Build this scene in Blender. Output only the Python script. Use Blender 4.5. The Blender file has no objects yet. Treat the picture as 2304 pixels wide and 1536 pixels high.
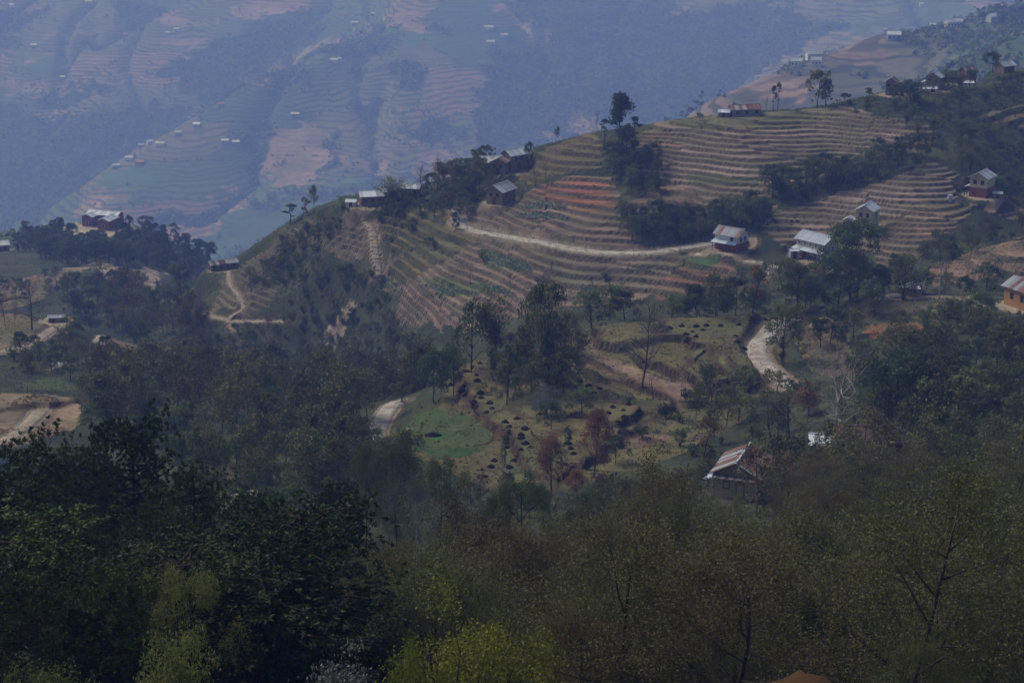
import bpy, math, random
import numpy as np

R = math.radians
scene = bpy.context.scene
COL = scene.collection

# ------------------------------------------------------------------ camera, sky, sun, exposure
F_PX, U0, V0, PITCH = 4300.0, 1152.0, 768.0, R(17.0)
cam_data = bpy.data.cameras.new('camera')
cam_data.sensor_width = 36.0
cam_data.lens = 36.0 * F_PX / 2304.0
cam_data.clip_start = 0.5
cam_data.clip_end = 12000.0
cam = bpy.data.objects.new('camera', cam_data)
cam.location = (0, 0, 0)
cam.rotation_euler = (R(90) - PITCH, 0, 0)
COL.objects.link(cam)
scene.camera = cam

SUN_EL, SUN_AZ = R(52), R(-60)          # azimuth measured from +Y (view direction) towards +X
world = bpy.data.worlds.new('World')
scene.world = world
world.use_nodes = True
wn = world.node_tree
for n in list(wn.nodes):
    wn.nodes.remove(n)
sky = wn.nodes.new('ShaderNodeTexSky')
sky.sky_type = 'NISHITA'
sky.sun_disc = False
sky.sun_elevation = SUN_EL
sky.sun_rotation = SUN_AZ
sky.altitude = 1800
sky.air_density = 0.8
sky.dust_density = 4.0
sky.ozone_density = 1.0
bg = wn.nodes.new('ShaderNodeBackground')
bg.inputs['Strength'].default_value = 0.055
wo = wn.nodes.new('ShaderNodeOutputWorld')
wn.links.new(sky.outputs[0], bg.inputs['Color'])
wn.links.new(bg.outputs[0], wo.inputs['Surface'])

sun_data = bpy.data.lights.new('sun', 'SUN')
sun_data.energy = 1.5
sun_data.angle = R(30)
sun_data.color = (1.0, 0.92, 0.82)
sun = bpy.data.objects.new('sun', sun_data)
sdir = (math.sin(SUN_AZ) * math.cos(SUN_EL), math.cos(SUN_AZ) * math.cos(SUN_EL), math.sin(SUN_EL))
from mathutils import Vector
sun.rotation_euler = Vector(sdir).to_track_quat('Z', 'Y').to_euler()
COL.objects.link(sun)

scene.view_settings.view_transform = 'Standard'
scene.view_settings.look = 'None'
scene.view_settings.gamma = 1.0
scene.view_settings.use_curve_mapping = False
scene.view_settings.exposure = 0.86
scene.render.engine = 'CYCLES'
scene.cycles.use_denoising = True
scene.cycles.max_bounces = 6
scene.cycles.diffuse_bounces = 3
scene.cycles.transmission_bounces = 3
scene.cycles.volume_bounces = 2
scene.cycles.use_adaptive_sampling = True

# ------------------------------------------------------------------ helpers
rng = np.random.default_rng(7)
rnd = random.Random(7)
SP, CP = math.sin(PITCH), math.cos(PITCH)


def ray(u, v):
    """pixel of the photograph -> slopes x/y and z/y of its line of sight"""
    b = (V0 - v) / F_PX
    den = CP + SP * b
    return ((u - U0) / F_PX) / den, (-SP + CP * b) / den


def mesh_np(name, V, F, mat=None, parent=None, smooth=False, link=True, colors=None, tint=None):
    """fast mesh: V (n,3), F (m,k) index array"""
    V = np.asarray(V, np.float32); F = np.asarray(F, np.int32)
    me = bpy.data.meshes.new(name)
    m, k = F.shape
    me.vertices.add(len(V)); me.vertices.foreach_set('co', V.ravel())
    me.loops.add(m * k); me.loops.foreach_set('vertex_index', F.ravel())
    me.polygons.add(m)
    me.polygons.foreach_set('loop_start', np.arange(0, m * k, k, dtype=np.int32))
    me.polygons.foreach_set('loop_total', np.full(m, k, np.int32))
    me.polygons.foreach_set('use_smooth', np.full(m, smooth, bool))
    if colors is not None:
        at_ = me.attributes.new('Col', 'FLOAT_COLOR', 'POINT')
        c4 = np.ones((len(V), 4), np.float32); c4[:, :colors.shape[1]] = colors
        at_.data.foreach_set('color', c4.ravel())
    if tint is not None:
        at_ = me.attributes.new('tint', 'FLOAT', 'FACE')
        at_.data.foreach_set('value', np.asarray(tint, np.float32))
    me.update(calc_edges=True)
    if mat is not None:
        me.materials.append(mat)
    if not link:
        return me
    return obj(name, me, parent)


def obj(name, me, parent=None):
    o = bpy.data.objects.new(name, me)
    COL.objects.link(o)
    if parent is not None:
        o.parent = parent
    return o


def tag(o, label=None, cat=None, group=None, kind=None):
    if label: o['label'] = label
    if cat: o['category'] = cat
    if group: o['group'] = group
    if kind: o['kind'] = kind
    return o


def empty(name, loc, rz=0.0, sc=None):
    o = bpy.data.objects.new(name, None)
    o.empty_display_size = 0.5
    COL.objects.link(o)
    o.location = loc
    o.rotation_euler = (0, 0, rz)
    if sc is not None:
        o.scale = sc
    return o


def hash2(ix, iy, s):
    h = (ix.astype(np.int64) * 374761393 + iy.astype(np.int64) * 668265263 + s * 1442695041) & 0xffffffff
    h = ((h ^ (h >> 13)) * 1274126177) & 0xffffffff
    return ((h ^ (h >> 16)) & 0xffff) / 65535.0


def vnoise(x, y, s=0):
    ix, iy = np.floor(x), np.floor(y)
    fx, fy = x - ix, y - iy
    fx = fx * fx * (3 - 2 * fx); fy = fy * fy * (3 - 2 * fy)
    a = hash2(ix, iy, s); b = hash2(ix + 1, iy, s); c = hash2(ix, iy + 1, s); d = hash2(ix + 1, iy + 1, s)
    return (a * (1 - fx) + b * fx) * (1 - fy) + (c * (1 - fx) + d * fx) * fy - 0.5


def fbm(x, y, s=0, octv=4):
    t, amp, f = 0, 1.0, 1.0
    for k in range(octv):
        t = t + amp * vnoise(x * f + 17.3 * k, y * f - 9.1 * k, s + k)
        amp *= 0.5; f *= 2.03
    return t


def sstep(e0, e1, x):
    t = np.clip((x - e0) / (e1 - e0), 0, 1)
    return t * t * (3 - 2 * t)

# ------------------------------------------------------------------ terrain: surveyed points
# each column: bearing (as photo column) and a profile of (distance, photo row) or (distance, 'z', height)
Z = 'z'
PROF = {
    0: [(220, 1120), (280, 1000), (297, 930), (310, 887), (345, 862), (385, 800), (415, 740), (428, 715), (470, Z, -142), (540, Z, -168),
        (640, 640), (720, 590), (790, 565), (815, 552), (950, Z, -255)],
    120: [(220, 1120), (280, 1000), (297, 930), (312, 885), (345, 865), (400, 770), (425, 722), (470, Z, -145), (540, Z, -165), (640, 640),
          (720, 590), (790, 545), (825, 527), (950, Z, -250)],
    230: [(230, 1110), (300, 930), (330, 890), (390, 820), (420, 772), (460, Z, -150), (540, Z, -166), (600, 655), (650, 605), (720, 575),
          (790, 535), (825, 512), (845, 500), (960, Z, -250)],
    350: [(235, 1090), (300, 950), (340, 900), (400, 830), (425, 790), (470, Z, -152), (530, 740), (580, 670), (640, 630), (720, 610), (800, 560), (850, 525),
          (950, Z, -260)],
    480: [(245, 1070), (300, 960), (350, 900), (420, 850), (440, 830), (480, 800), (500, 735), (515, 680), (530, 620), (536, 606), (620, Z, -190),
          (760, Z, -215), (850, 585), (950, Z, -270)],
    650: [(250, 1075), (300, 970), (350, 920), (420, 890), (470, 850), (482, 790), (490, 722), (500, 640), (510, 565), (517, 516), (600, Z, -175), (760, Z, -240),
          (900, Z, -280)],
    750: [(250, 1070), (300, 960), (350, 910), (420, 890), (470, 810), (482, 700), (492, 610), (502, 530), (511, 472), (600, Z, -170), (760, Z, -240)],
    850: [(250, 1060), (300, 945), (330, 905), (400, 880), (440, 850), (455, 770), (468, 690), (480, 610), (491, 530), (503, 460), (590, Z, -162), (760, Z, -235)],
    950: [(245, 1060), (275, 975), (295, 915), (312, 875), (370, Z, -130), (430, 745), (452, 640), (470, 560), (486, 492), (494, 460), (503, 432), (580, Z, -155), (760, Z, -230)],
    1080: [(240, 1085), (250, 1055), (272, 960), (290, 895), (305, 830), (340, Z, -117), (390, Z, -128), (425, 722), (442, 640), (457, 570), (470, 515), (484, 455), (501, 390),
           (580, Z, -150), (760, Z, -230)],
    1200: [(240, 1085), (272, 960), (290, 890), (310, 815), (340, Z, -115), (390, Z, -124), (420, 690), (436, 610), (450, 545), (463, 490), (480, 420), (500, 345), (580, Z, -142), (760, Z, -225)],
    1320: [(235, 1110), (250, 1055), (290, 895), (315, 800), (330, 752), (350, Z, -111), (395, Z, -121), (418, 670), (434, 590), (442, 553), (460, 475), (482, 385), (505, 303),
           (580, Z, -136), (760, Z, -225)],
    1500: [(230, 1130), (240, 1095), (300, 860), (320, 790), (336, 733), (358, Z, -110), (395, Z, -119), (415, 670), (425, 622), (437, 565), (449, 510), (467, 432), (490, 342), (511, 273),
           (590, Z, -134), (760, Z, -225)],
    1700: [(220, 1135), (260, 1000), (300, 855), (330, 755), (346, 708), (375, Z, -110), (420, 615), (431, 560), (442, 512), (452, 475), (462, 425), (481, 352), (508, 257),
           (590, Z, -130), (760, Z, -220)],
    1900: [(200, 1125), (250, 955), (300, 830), (330, 742), (351, 690), (378, Z, -110), (425, 592), (436, 540), (449, 482), (462, 427), (475, 402), (490, 322), (514, 238),
           (600, Z, -130), (760, Z, -215)],
    2100: [(180, 1155), (230, 985), (280, 842), (320, 732), (346, 682), (372, Z, -107), (400, 615), (412, 595), (425, 565), (439, 502), (453, 442), (467, 382), (491, 292), (509, 232), (519, 202),
           (600, Z, -128), (760, Z, -205)],
    2304: [(170, 1160), (230, 965), (290, 802), (330, 702), (350, 685), (372, Z, -104), (400, 605), (414, 533), (434, Z, -110), (458, 482), (470, 442), (493, 352), (528, 232), (557, 146),
           (640, Z, -120), (780, Z, -180)],
}
PTS = []   # x/y, ln y, z/y


def add_pt(u, y, v=None, z=None):
    if v is not None:
        a, t = ray(u, v)
    else:
        a, _ = ray(u, 600)
        t = z / y
    PTS.append((a, math.log(y), t))


FG = [(10, -6.5), (20, -13), (50, -29.5), (80, -45.5), (110, -58.5), (150, -69.5)]
for u, prof in PROF.items():
    for y, z in FG:
        add_pt(u, y, z=z * (1.0 if u < 1500 else 0.97))
    for p in prof:
        if p[1] == Z:
            add_pt(u, p[0], z=p[2])
        else:
            add_pt(u, p[0], v=p[1])
    add_pt(u, 1250 if u < 1500 else 900, z=-450 if u < 1500 else -262)
for u, ref in ((-350, 0), (2700, 2304)):        # ground carries on beyond both edges of the frame
    for y, z in FG:
        add_pt(u, y, z=z)
    for p in PROF[ref]:
        if p[1] == Z: add_pt(u, p[0], z=p[2])
        else: add_pt(u, p[0], v=p[1])
    add_pt(u, 1250 if u < 0 else 900, z=-440 if u < 0 else -250)
# right-hand far spur and the slope in front of it
for u, v, y in [(1560, 262, 1080), (1640, 208, 1110), (1750, 160, 1150), (1830, 122, 1180), (1950, 82, 1230), (2150, 45, 1290), (2304, 12, 1340), (2550, -30, 1400),
                (1680, 262, 1060), (1800, 240, 1080), (1950, 200, 1110), (1950, 140, 1170), (2100, 130, 1150), (2150, 90, 1220), (2304, 60, 1260),
                (2020, 212, 900), (2150, 145, 950), (2304, 75, 1000), (2600, 0, 1080),
                (2100, 230, 860), (2304, 160, 900)]:
    add_pt(u, y * 1.35, v=v)
for u, y, z in [(1500, 1250, -330), (1650, 1290, -300), (1830, 1340, -290), (2100, 1420, -290), (2304, 1480, -285), (1900, 1000, -212)]:
    add_pt(u, y * 1.35, z=z * 1.35)
# far hillside: the long diagonal spur, its terraced face, the wooded side valleys
for u, v, y in [(60, 505, 1450), (130, 462, 1475), (210, 412, 1500), (270, 368, 1530), (330, 325, 1560), (430, 275, 1600), (510, 222, 1650), (600, 160, 1700), (680, 118, 1745), (740, 86, 1780),
                (860, 30, 1850), (960, -20, 1920),
                (300, 480, 1440), (480, 540, 1400), (500, 450, 1460), (480, 360, 1530), (700, 430, 1480), (650, 300, 1580), (760, 250, 1610), (900, 470, 1450), (900, 350, 1530),
                (900, 240, 1620), (850, 130, 1730), (1000, 60, 1830), (1050, 430, 1480), (1020, 250, 1640), (1130, 15, 1890), (1210, 80, 1830), (1050, 130, 1750),
                (1090, 340, 1570), (1160, 240, 1680), (1180, 150, 1790), (1250, 320, 1560), (1300, 200, 1700), (1350, 100, 1830), (1420, 10, 1930), (1420, 250, 1610),
                (1550, 160, 1740), (1550, 60, 1860), (1700, 90, 1830), (1700, 0, 1930), (1850, 30, 1890), (2000, 0, 1930), (2200, -20, 1960), (2500, -60, 2000),
                (0, 470, 1720), (-200, 560, 1600), (120, 400, 1780), (0, 330, 1860), (-250, 330, 1860), (200, 320, 1840), (330, 240, 1900), (130, 200, 1960), (0, 130, 2020), (250, 110, 2010), (430, 150, 1970),
                (560, 80, 2010), (400, 40, 2070), (100, 20, 2120), (650, 40, 2030), (750, 0, 2060), (-300, 60, 2080)]:
    add_pt(u, y * 2.0, v=v)
for u in (-350, 100, 500, 900, 1300, 1700, 2100, 2600):
    add_pt(u, 4700, v=-120)
    add_pt(u, 5600, v=-170)
    add_pt(u, 6600, v=-150)
for u, y, z in [(150, 1620, -388), (280, 1680, -392), (400, 1730, -380), (540, 1790, -360), (660, 1850, -330), (40, 1560, -395)]:
    add_pt(u, y * 2.0, z=z * 2.0)

P = np.array(PTS)


def phi(r2):
    return np.sqrt(r2 + 0.0004)


_d2 = (P[:, None, 0] - P[None, :, 0]) ** 2 + (P[:, None, 1] - P[None, :, 1]) ** 2
n_ = len(P)
A_ = np.zeros((n_ + 3, n_ + 3))
A_[:n_, :n_] = phi(_d2) - np.eye(n_) * 0.002
A_[:n_, n_] = 1; A_[:n_, n_ + 1:] = P[:, :2]
A_[n_, :n_] = 1; A_[n_ + 1:, :n_] = P[:, :2].T
W_ = np.linalg.solve(A_, np.concatenate([P[:, 2], [0, 0, 0]]))


def rbf(a, q):
    out = np.empty(a.size); a = a.ravel(); q = q.ravel()
    for i in range(0, a.size, 20000):
        aa, qq = a[i:i + 20000].astype(np.float32), q[i:i + 20000].astype(np.float32)
        d2 = (aa[:, None] - P[None, :, 0].astype(np.float32)) ** 2 + (qq[:, None] - P[None, :, 1].astype(np.float32)) ** 2
        out[i:i + 20000] = phi(d2) @ W_[:n_].astype(np.float32) + W_[n_] + aa * W_[n_ + 1] + qq * W_[n_ + 2]
    return out


acol = np.concatenate([np.linspace(-0.46, -0.315, 14, endpoint=False), np.linspace(-0.315, 0.315, 640), np.linspace(0.315, 0.46, 15)[1:]])
yrow = np.concatenate([np.exp(np.linspace(math.log(8), math.log(240), 150, endpoint=False)), np.arange(240, 400, 0.75), np.arange(400, 600, 0.52),
                       np.arange(600, 660, 1.0), np.arange(660, 1000, 6.0), np.arange(1000, 2000, 8.0), np.arange(2000, 2700, 20.0), np.arange(2700, 4350, 6.0), np.arange(4350, 6600, 120.0)])
qrow = np.log(yrow)
NA, NQ = len(acol), len(yrow)
# the smooth survey is evaluated on a coarser lattice, then refined
ac2 = np.linspace(-0.46, 0.46, 260); qc2 = np.linspace(qrow[0], qrow[-1], 760)
Tc = rbf(*[g for g in np.meshgrid(ac2, qc2)]).reshape(len(qc2), len(ac2))


def bil(G, gx, gy, x, y):
    i = np.clip(np.searchsorted(gx, x) - 1, 0, len(gx) - 2); j = np.clip(np.searchsorted(gy, y) - 1, 0, len(gy) - 2)
    fx = np.clip((x - gx[i]) / (gx[i + 1] - gx[i]), 0, 1); fy = np.clip((y - gy[j]) / (gy[j + 1] - gy[j]), 0, 1)
    return (G[j, i] * (1 - fx) + G[j, i + 1] * fx) * (1 - fy) + (G[j + 1, i] * (1 - fx) + G[j + 1, i + 1] * fx) * fy


AA, QQ = np.meshgrid(acol, qrow)
YY = np.exp(QQ); XX = AA * YY
ZZ = bil(Tc, ac2, qc2, AA, QQ) * YY
far_w = sstep(900, 1400, YY)
gul = fbm(XX / 170 + 0.5 * fbm(XX / 400, YY / 400, 66, 2), YY / 900, 63, 3)
ZZ = ZZ - sstep(2200, 2700, YY) * 26 * np.exp(-np.abs(gul) / 0.10)
ZZ = ZZ + (far_w * 4 + sstep(2300, 2800, YY) * 18) * fbm(XX / 290, YY / 290, 3, 4) + (1 - far_w) * sstep(60, 200, YY) * (1.3 * fbm(XX / 28, YY / 28, 11, 3))
TT = np.maximum.accumulate(ZZ / YY, axis=0)


def refresh():
    global TT
    TT = np.maximum.accumulate(ZZ / YY, axis=0)


def ground(x, y):
    return float(bil(ZZ, acol, qrow, np.array([x / y]), np.array([math.log(y)]))[0])


def at(u, v, ymin=0, ymax=None):
    """where the line of sight through a photo point meets the ground (or the crest just below it)"""
    if ymax is None:
        ymax = 1e9 if ymin >= 850 else (1000 if ymin >= 560 else 655)
    a, t = ray(u, v)
    i = int(np.clip(np.searchsorted(acol, a) - 1, 0, NA - 2))
    f = (a - acol[i]) / (acol[i + 1] - acol[i])
    c = (ZZ[:, i] * (1 - f) + ZZ[:, i + 1] * f) / yrow
    ok = np.nonzero((c >= t) & (yrow >= ymin) & (yrow <= ymax))[0]
    if len(ok):
        j = int(ok[0])
    else:
        cand = np.nonzero((yrow >= ymin) & (yrow <= ymax))[0]
        j = int(cand[np.argmax(c[cand])])
    if j > 0 and c[j - 1] < t <= c[j]:
        g = (t - c[j - 1]) / (c[j] - c[j - 1] + 1e-12)
        y = yrow[j - 1] + g * (yrow[j] - yrow[j - 1])
    else:
        y = yrow[j]
    return Vector((a * y, y, ground(a * y, y)))


def visible(x, y, z):
    """is a point at this height clear of the ground in front of it"""
    a, q = x / y, math.log(y)
    j = int(np.searchsorted(qrow, q)) - 3
    i = int(np.clip(np.searchsorted(acol, a), 0, NA - 1))
    return z / y >= TT[max(j, 0), i] - 1e-4


def inpoly(poly, ymin=0, warp=1.0, s=50, px=True):
    """mask over the terrain lattice of a plot whose corners are given as photo points on the ground"""
    pts = []
    for (u, v) in poly:
        p = at(u, v, ymin)
        pts.append((p.x / p.y, math.log(p.y)))
    pa = np.array(pts)
    j0 = max(0, np.searchsorted(qrow, pa[:, 1].min()) - 4); j1 = min(NQ, np.searchsorted(qrow, pa[:, 1].max()) + 4)
    a = AA[j0:j1]; q = QQ[j0:j1]
    y = YY[j0:j1]
    if warp:
        k = warp * 2.2 / 450
        a = a + k * fbm(a * 120, q * 120, s, 3); q = q + k * fbm(a * 120 + 40, q * 120, s + 9, 3)
    ins = np.zeros(a.shape, bool)
    n = len(pa)
    for k in range(n):
        (x1, y1), (x2, y2) = pa[k], pa[(k + 1) % n]
        if y1 == y2: continue
        c = ((y1 > q) != (y2 > q)) & (a < (x2 - x1) * (q - y1) / (y2 - y1) + x1)
        ins ^= c
    m = np.zeros(AA.shape, bool)
    m[j0:j1] = ins
    return m
# ------------------------------------------------------------------ materials
def new_mat(name):
    m = bpy.data.materials.new(name)
    m.use_nodes = True
    nt = m.node_tree
    for n in list(nt.nodes):
        nt.nodes.remove(n)
    out = nt.nodes.new('ShaderNodeOutputMaterial')
    return m, nt, out


def N(nt, typ, **kw):
    n = nt.nodes.new(typ)
    for k, v in kw.items():
        if k.startswith('i_'):
            n.inputs[k[2:].replace('_', ' ')].default_value = v
        else:
            setattr(n, k, v)
    return n


def mixc(nt, fac, a, b, mode='MIX'):
    m = N(nt, 'ShaderNodeMix', data_type='RGBA', blend_type=mode)
    for sock, val in ((m.inputs[0], fac), (m.inputs[6], a), (m.inputs[7], b)):
        if hasattr(val, 'is_linked') or isinstance(val, bpy.types.NodeSocket):
            nt.links.new(val, sock)
        else:
            sock.default_value = val if not isinstance(val, tuple) else (*val, 1.0)[:4]
    return m.outputs[2]


def principled(nt, out, rough=0.85, spec=0.2):
    b = N(nt, 'ShaderNodeBsdfPrincipled')
    b.inputs['Roughness'].default_value = rough
    b.inputs['Specular IOR Level'].default_value = spec
    nt.links.new(b.outputs[0], out.inputs['Surface'])
    return b


def terrain_mat(name, s_fine, s_med, bump, stripe=False):
    m, nt, out = new_mat(name)
    b = principled(nt, out, 0.95, 0.05)
    at_ = N(nt, 'ShaderNodeAttribute', attribute_name='Col')
    geo = N(nt, 'ShaderNodeNewGeometry')
    n1 = N(nt, 'ShaderNodeTexNoise', i_Scale=s_fine, i_Detail=6.0, i_Roughness=0.7)
    n2 = N(nt, 'ShaderNodeTexNoise', i_Scale=s_med, i_Detail=4.0)
    nt.links.new(geo.outputs['Position'], n1.inputs['Vector'])
    nt.links.new(geo.outputs['Position'], n2.inputs['Vector'])
    r1 = N(nt, 'ShaderNodeMapRange'); r1.inputs[1].default_value = 0.3; r1.inputs[2].default_value = 0.7
    r1.inputs[3].default_value = 0.55; r1.inputs[4].default_value = 1.4
    nt.links.new(n1.outputs[0], r1.inputs[0])
    comb = N(nt, 'ShaderNodeCombineColor')
    for k in range(3):
        nt.links.new(r1.outputs[0], comb.inputs[k])
    c = mixc(nt, 0.8, at_.outputs['Color'], comb.outputs[0], 'MULTIPLY')
    r2 = N(nt, 'ShaderNodeMapRange'); r2.inputs[1].default_value = 0.42; r2.inputs[2].default_value = 0.68
    r2.inputs[3].default_value = 0.0; r2.inputs[4].default_value = 0.45
    nt.links.new(n2.outputs[0], r2.inputs[0])
    c = mixc(nt, r2.outputs[0], c, (0.10, 0.11, 0.05))        # patchy dry grass
    if stripe:
        sep = N(nt, 'ShaderNodeSeparateXYZ'); nt.links.new(geo.outputs['Position'], sep.inputs[0])
        nw = N(nt, 'ShaderNodeTexNoise', i_Scale=0.010, i_Detail=3.0)
        nt.links.new(geo.outputs['Position'], nw.inputs['Vector'])
        ma = N(nt, 'ShaderNodeMath', operation='MULTIPLY_ADD'); ma.inputs[1].default_value = 30.0
        nt.links.new(nw.outputs[0], ma.inputs[0]); nt.links.new(sep.outputs[2], ma.inputs[2])
        dv = N(nt, 'ShaderNodeMath', operation='DIVIDE'); dv.inputs[1].default_value = 5.8
        nt.links.new(ma.outputs[0], dv.inputs[0])
        fr = N(nt, 'ShaderNodeMath', operation='FRACT'); nt.links.new(dv.outputs[0], fr.inputs[0])
        gt = N(nt, 'ShaderNodeMapRange', interpolation_type='SMOOTHSTEP'); gt.inputs[1].default_value = 0.5; gt.inputs[2].default_value = 0.7
        nt.links.new(fr.outputs[0], gt.inputs[0])
        sm = N(nt, 'ShaderNodeMath', operation='MULTIPLY')
        nt.links.new(gt.outputs[0], sm.inputs[0]); nt.links.new(at_.outputs['Alpha'], sm.inputs[1])
        c = mixc(nt, sm.outputs[0], c, (0.035, 0.05, 0.03))     # scrub-grown terrace banks
    nt.links.new(c, b.inputs['Base Color'])
    bp = N(nt, 'ShaderNodeBump', i_Strength=bump, i_Distance=0.6)
    nt.links.new(n1.outputs[0], bp.inputs['Height'])
    nt.links.new(bp.outputs[0], b.inputs['Normal'])
    return m


def plain_mat(name, col, rough=0.8, var=0.35, scale=1.5, spec=0.2, metal=0.0, bump=0.0, col2=None, obj_var=0.0, stretch=(1, 1, 1)):
    m, nt, out = new_mat(name)
    b = principled(nt, out, rough, spec)
    b.inputs['Metallic'].default_value = metal
    tc = N(nt, 'ShaderNodeTexCoord')
    mp = N(nt, 'ShaderNodeMapping'); mp.inputs['Scale'].default_value = stretch
    nt.links.new(tc.outputs['Object'], mp.inputs[0])
    n1 = N(nt, 'ShaderNodeTexNoise', i_Scale=scale, i_Detail=5.0, i_Roughness=0.65)
    nt.links.new(mp.outputs[0], n1.inputs['Vector'])
    rr = N(nt, 'ShaderNodeMapRange'); rr.inputs[1].default_value = 0.35; rr.inputs[2].default_value = 0.65
    nt.links.new(n1.outputs[0], rr.inputs[0])
    c2 = col2 if col2 else tuple(x * (1 - var) for x in col)
    c = mixc(nt, rr.outputs[0], col, c2)
    if obj_var:
        oi = N(nt, 'ShaderNodeObjectInfo')
        r3 = N(nt, 'ShaderNodeMapRange'); r3.inputs[3].default_value = 1 - obj_var; r3.inputs[4].default_value = 1 + obj_var
        nt.links.new(oi.outputs['Random'], r3.inputs[0])
        hv = N(nt, 'ShaderNodeHueSaturation'); nt.links.new(r3.outputs[0], hv.inputs['Value']); nt.links.new(c, hv.inputs['Color'])
        c = hv.outputs[0]
    nt.links.new(c, b.inputs['Base Color'])
    if bump:
        bp = N(nt, 'ShaderNodeBump', i_Strength=bump, i_Distance=0.1)
        nt.links.new(n1.outputs[0], bp.inputs['Height']); nt.links.new(bp.outputs[0], b.inputs['Normal'])
    return m


def leaf_mat(name, ca, cb, trans=0.35, obj_var=0.25, rough=0.6, spec=0.25, hue=0.02):
    m, nt, out = new_mat(name)
    at_ = N(nt, 'ShaderNodeAttribute', attribute_name='tint')
    oi = N(nt, 'ShaderNodeObjectInfo')
    c = mixc(nt, at_.outputs['Fac'], ca, cb)
    r3 = N(nt, 'ShaderNodeMapRange'); r3.inputs[3].default_value = 1 - obj_var; r3.inputs[4].default_value = 1 + obj_var
    nt.links.new(oi.outputs['Random'], r3.inputs[0])
    r4 = N(nt, 'ShaderNodeMapRange'); r4.inputs[3].default_value = 0.5 + hue; r4.inputs[4].default_value = 0.5 - hue
    mm = N(nt, 'ShaderNodeMath', operation='FRACT')
    m7 = N(nt, 'ShaderNodeMath', operation='MULTIPLY'); m7.inputs[1].default_value = 7.31
    nt.links.new(oi.outputs['Random'], m7.inputs[0]); nt.links.new(m7.outputs[0], mm.inputs[0]); nt.links.new(mm.outputs[0], r4.inputs[0])
    hv = N(nt, 'ShaderNodeHueSaturation')
    nt.links.new(r3.outputs[0], hv.inputs['Value']); nt.links.new(r4.outputs[0], hv.inputs['Hue']); nt.links.new(c, hv.inputs['Color'])
    b = principled(nt, out, rough, spec)
    nt.links.new(hv.outputs[0], b.inputs['Base Color'])
    tr = N(nt, 'ShaderNodeBsdfTranslucent'); nt.links.new(hv.outputs[0], tr.inputs['Color'])
    mx = N(nt, 'ShaderNodeMixShader'); mx.inputs[0].default_value = trans
    nt.links.new(b.outputs[0], mx.inputs[1]); nt.links.new(tr.outputs[0], mx.inputs[2])
    nt.links.new(mx.outputs[0], out.inputs['Surface'])
    return m


M_NEAR = terrain_mat('ground_near', 1.4, 0.15, 0.7)
M_MID = terrain_mat('ground_mid', 0.9, 0.10, 0.7)
M_FAR = terrain_mat('ground_far', 0.11, 0.015, 0.8, stripe=True)
M_ROAD = plain_mat('road_dust', (0.50, 0.46, 0.40), 0.95, 0.55, 0.7, 0.05, bump=0.2)
M_PATH = plain_mat('path_dust', (0.36, 0.30, 0.23), 0.95, 0.35, 0.6, 0.05, bump=0.2)

# ------------------------------------------------------------------ land use
C_WOOD = (0.045, 0.055, 0.032)
C_SOIL = (0.24, 0.17, 0.13)
C_LILAC = (0.255, 0.195, 0.16)
C_RED = (0.36, 0.15, 0.09)
C_OLIVE = (0.145, 0.122, 0.055)
C_TAN = (0.30, 0.22, 0.15)
C_GREEN = (0.055, 0.105, 0.028)
C_DRY = (0.20, 0.165, 0.105)
C_BANK = (0.118, 0.09, 0.066)
C_BANKG = (0.085, 0.082, 0.042)

CC = np.zeros((NQ, NA, 4)); CC[..., :3] = C_WOOD
scrub = fbm(XX / 9, YY / 9, 21, 3)
CC[..., :3] += np.clip(scrub, -0.2, 0.5)[..., None] * np.array([0.05, 0.04, 0.015])
# foreground slope: leaf litter
fgm = sstep(210, 150, YY)[..., None]
CC[..., :3] = CC[..., :3] * (1 - fgm) + np.array([0.055, 0.04, 0.026]) * fgm

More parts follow.
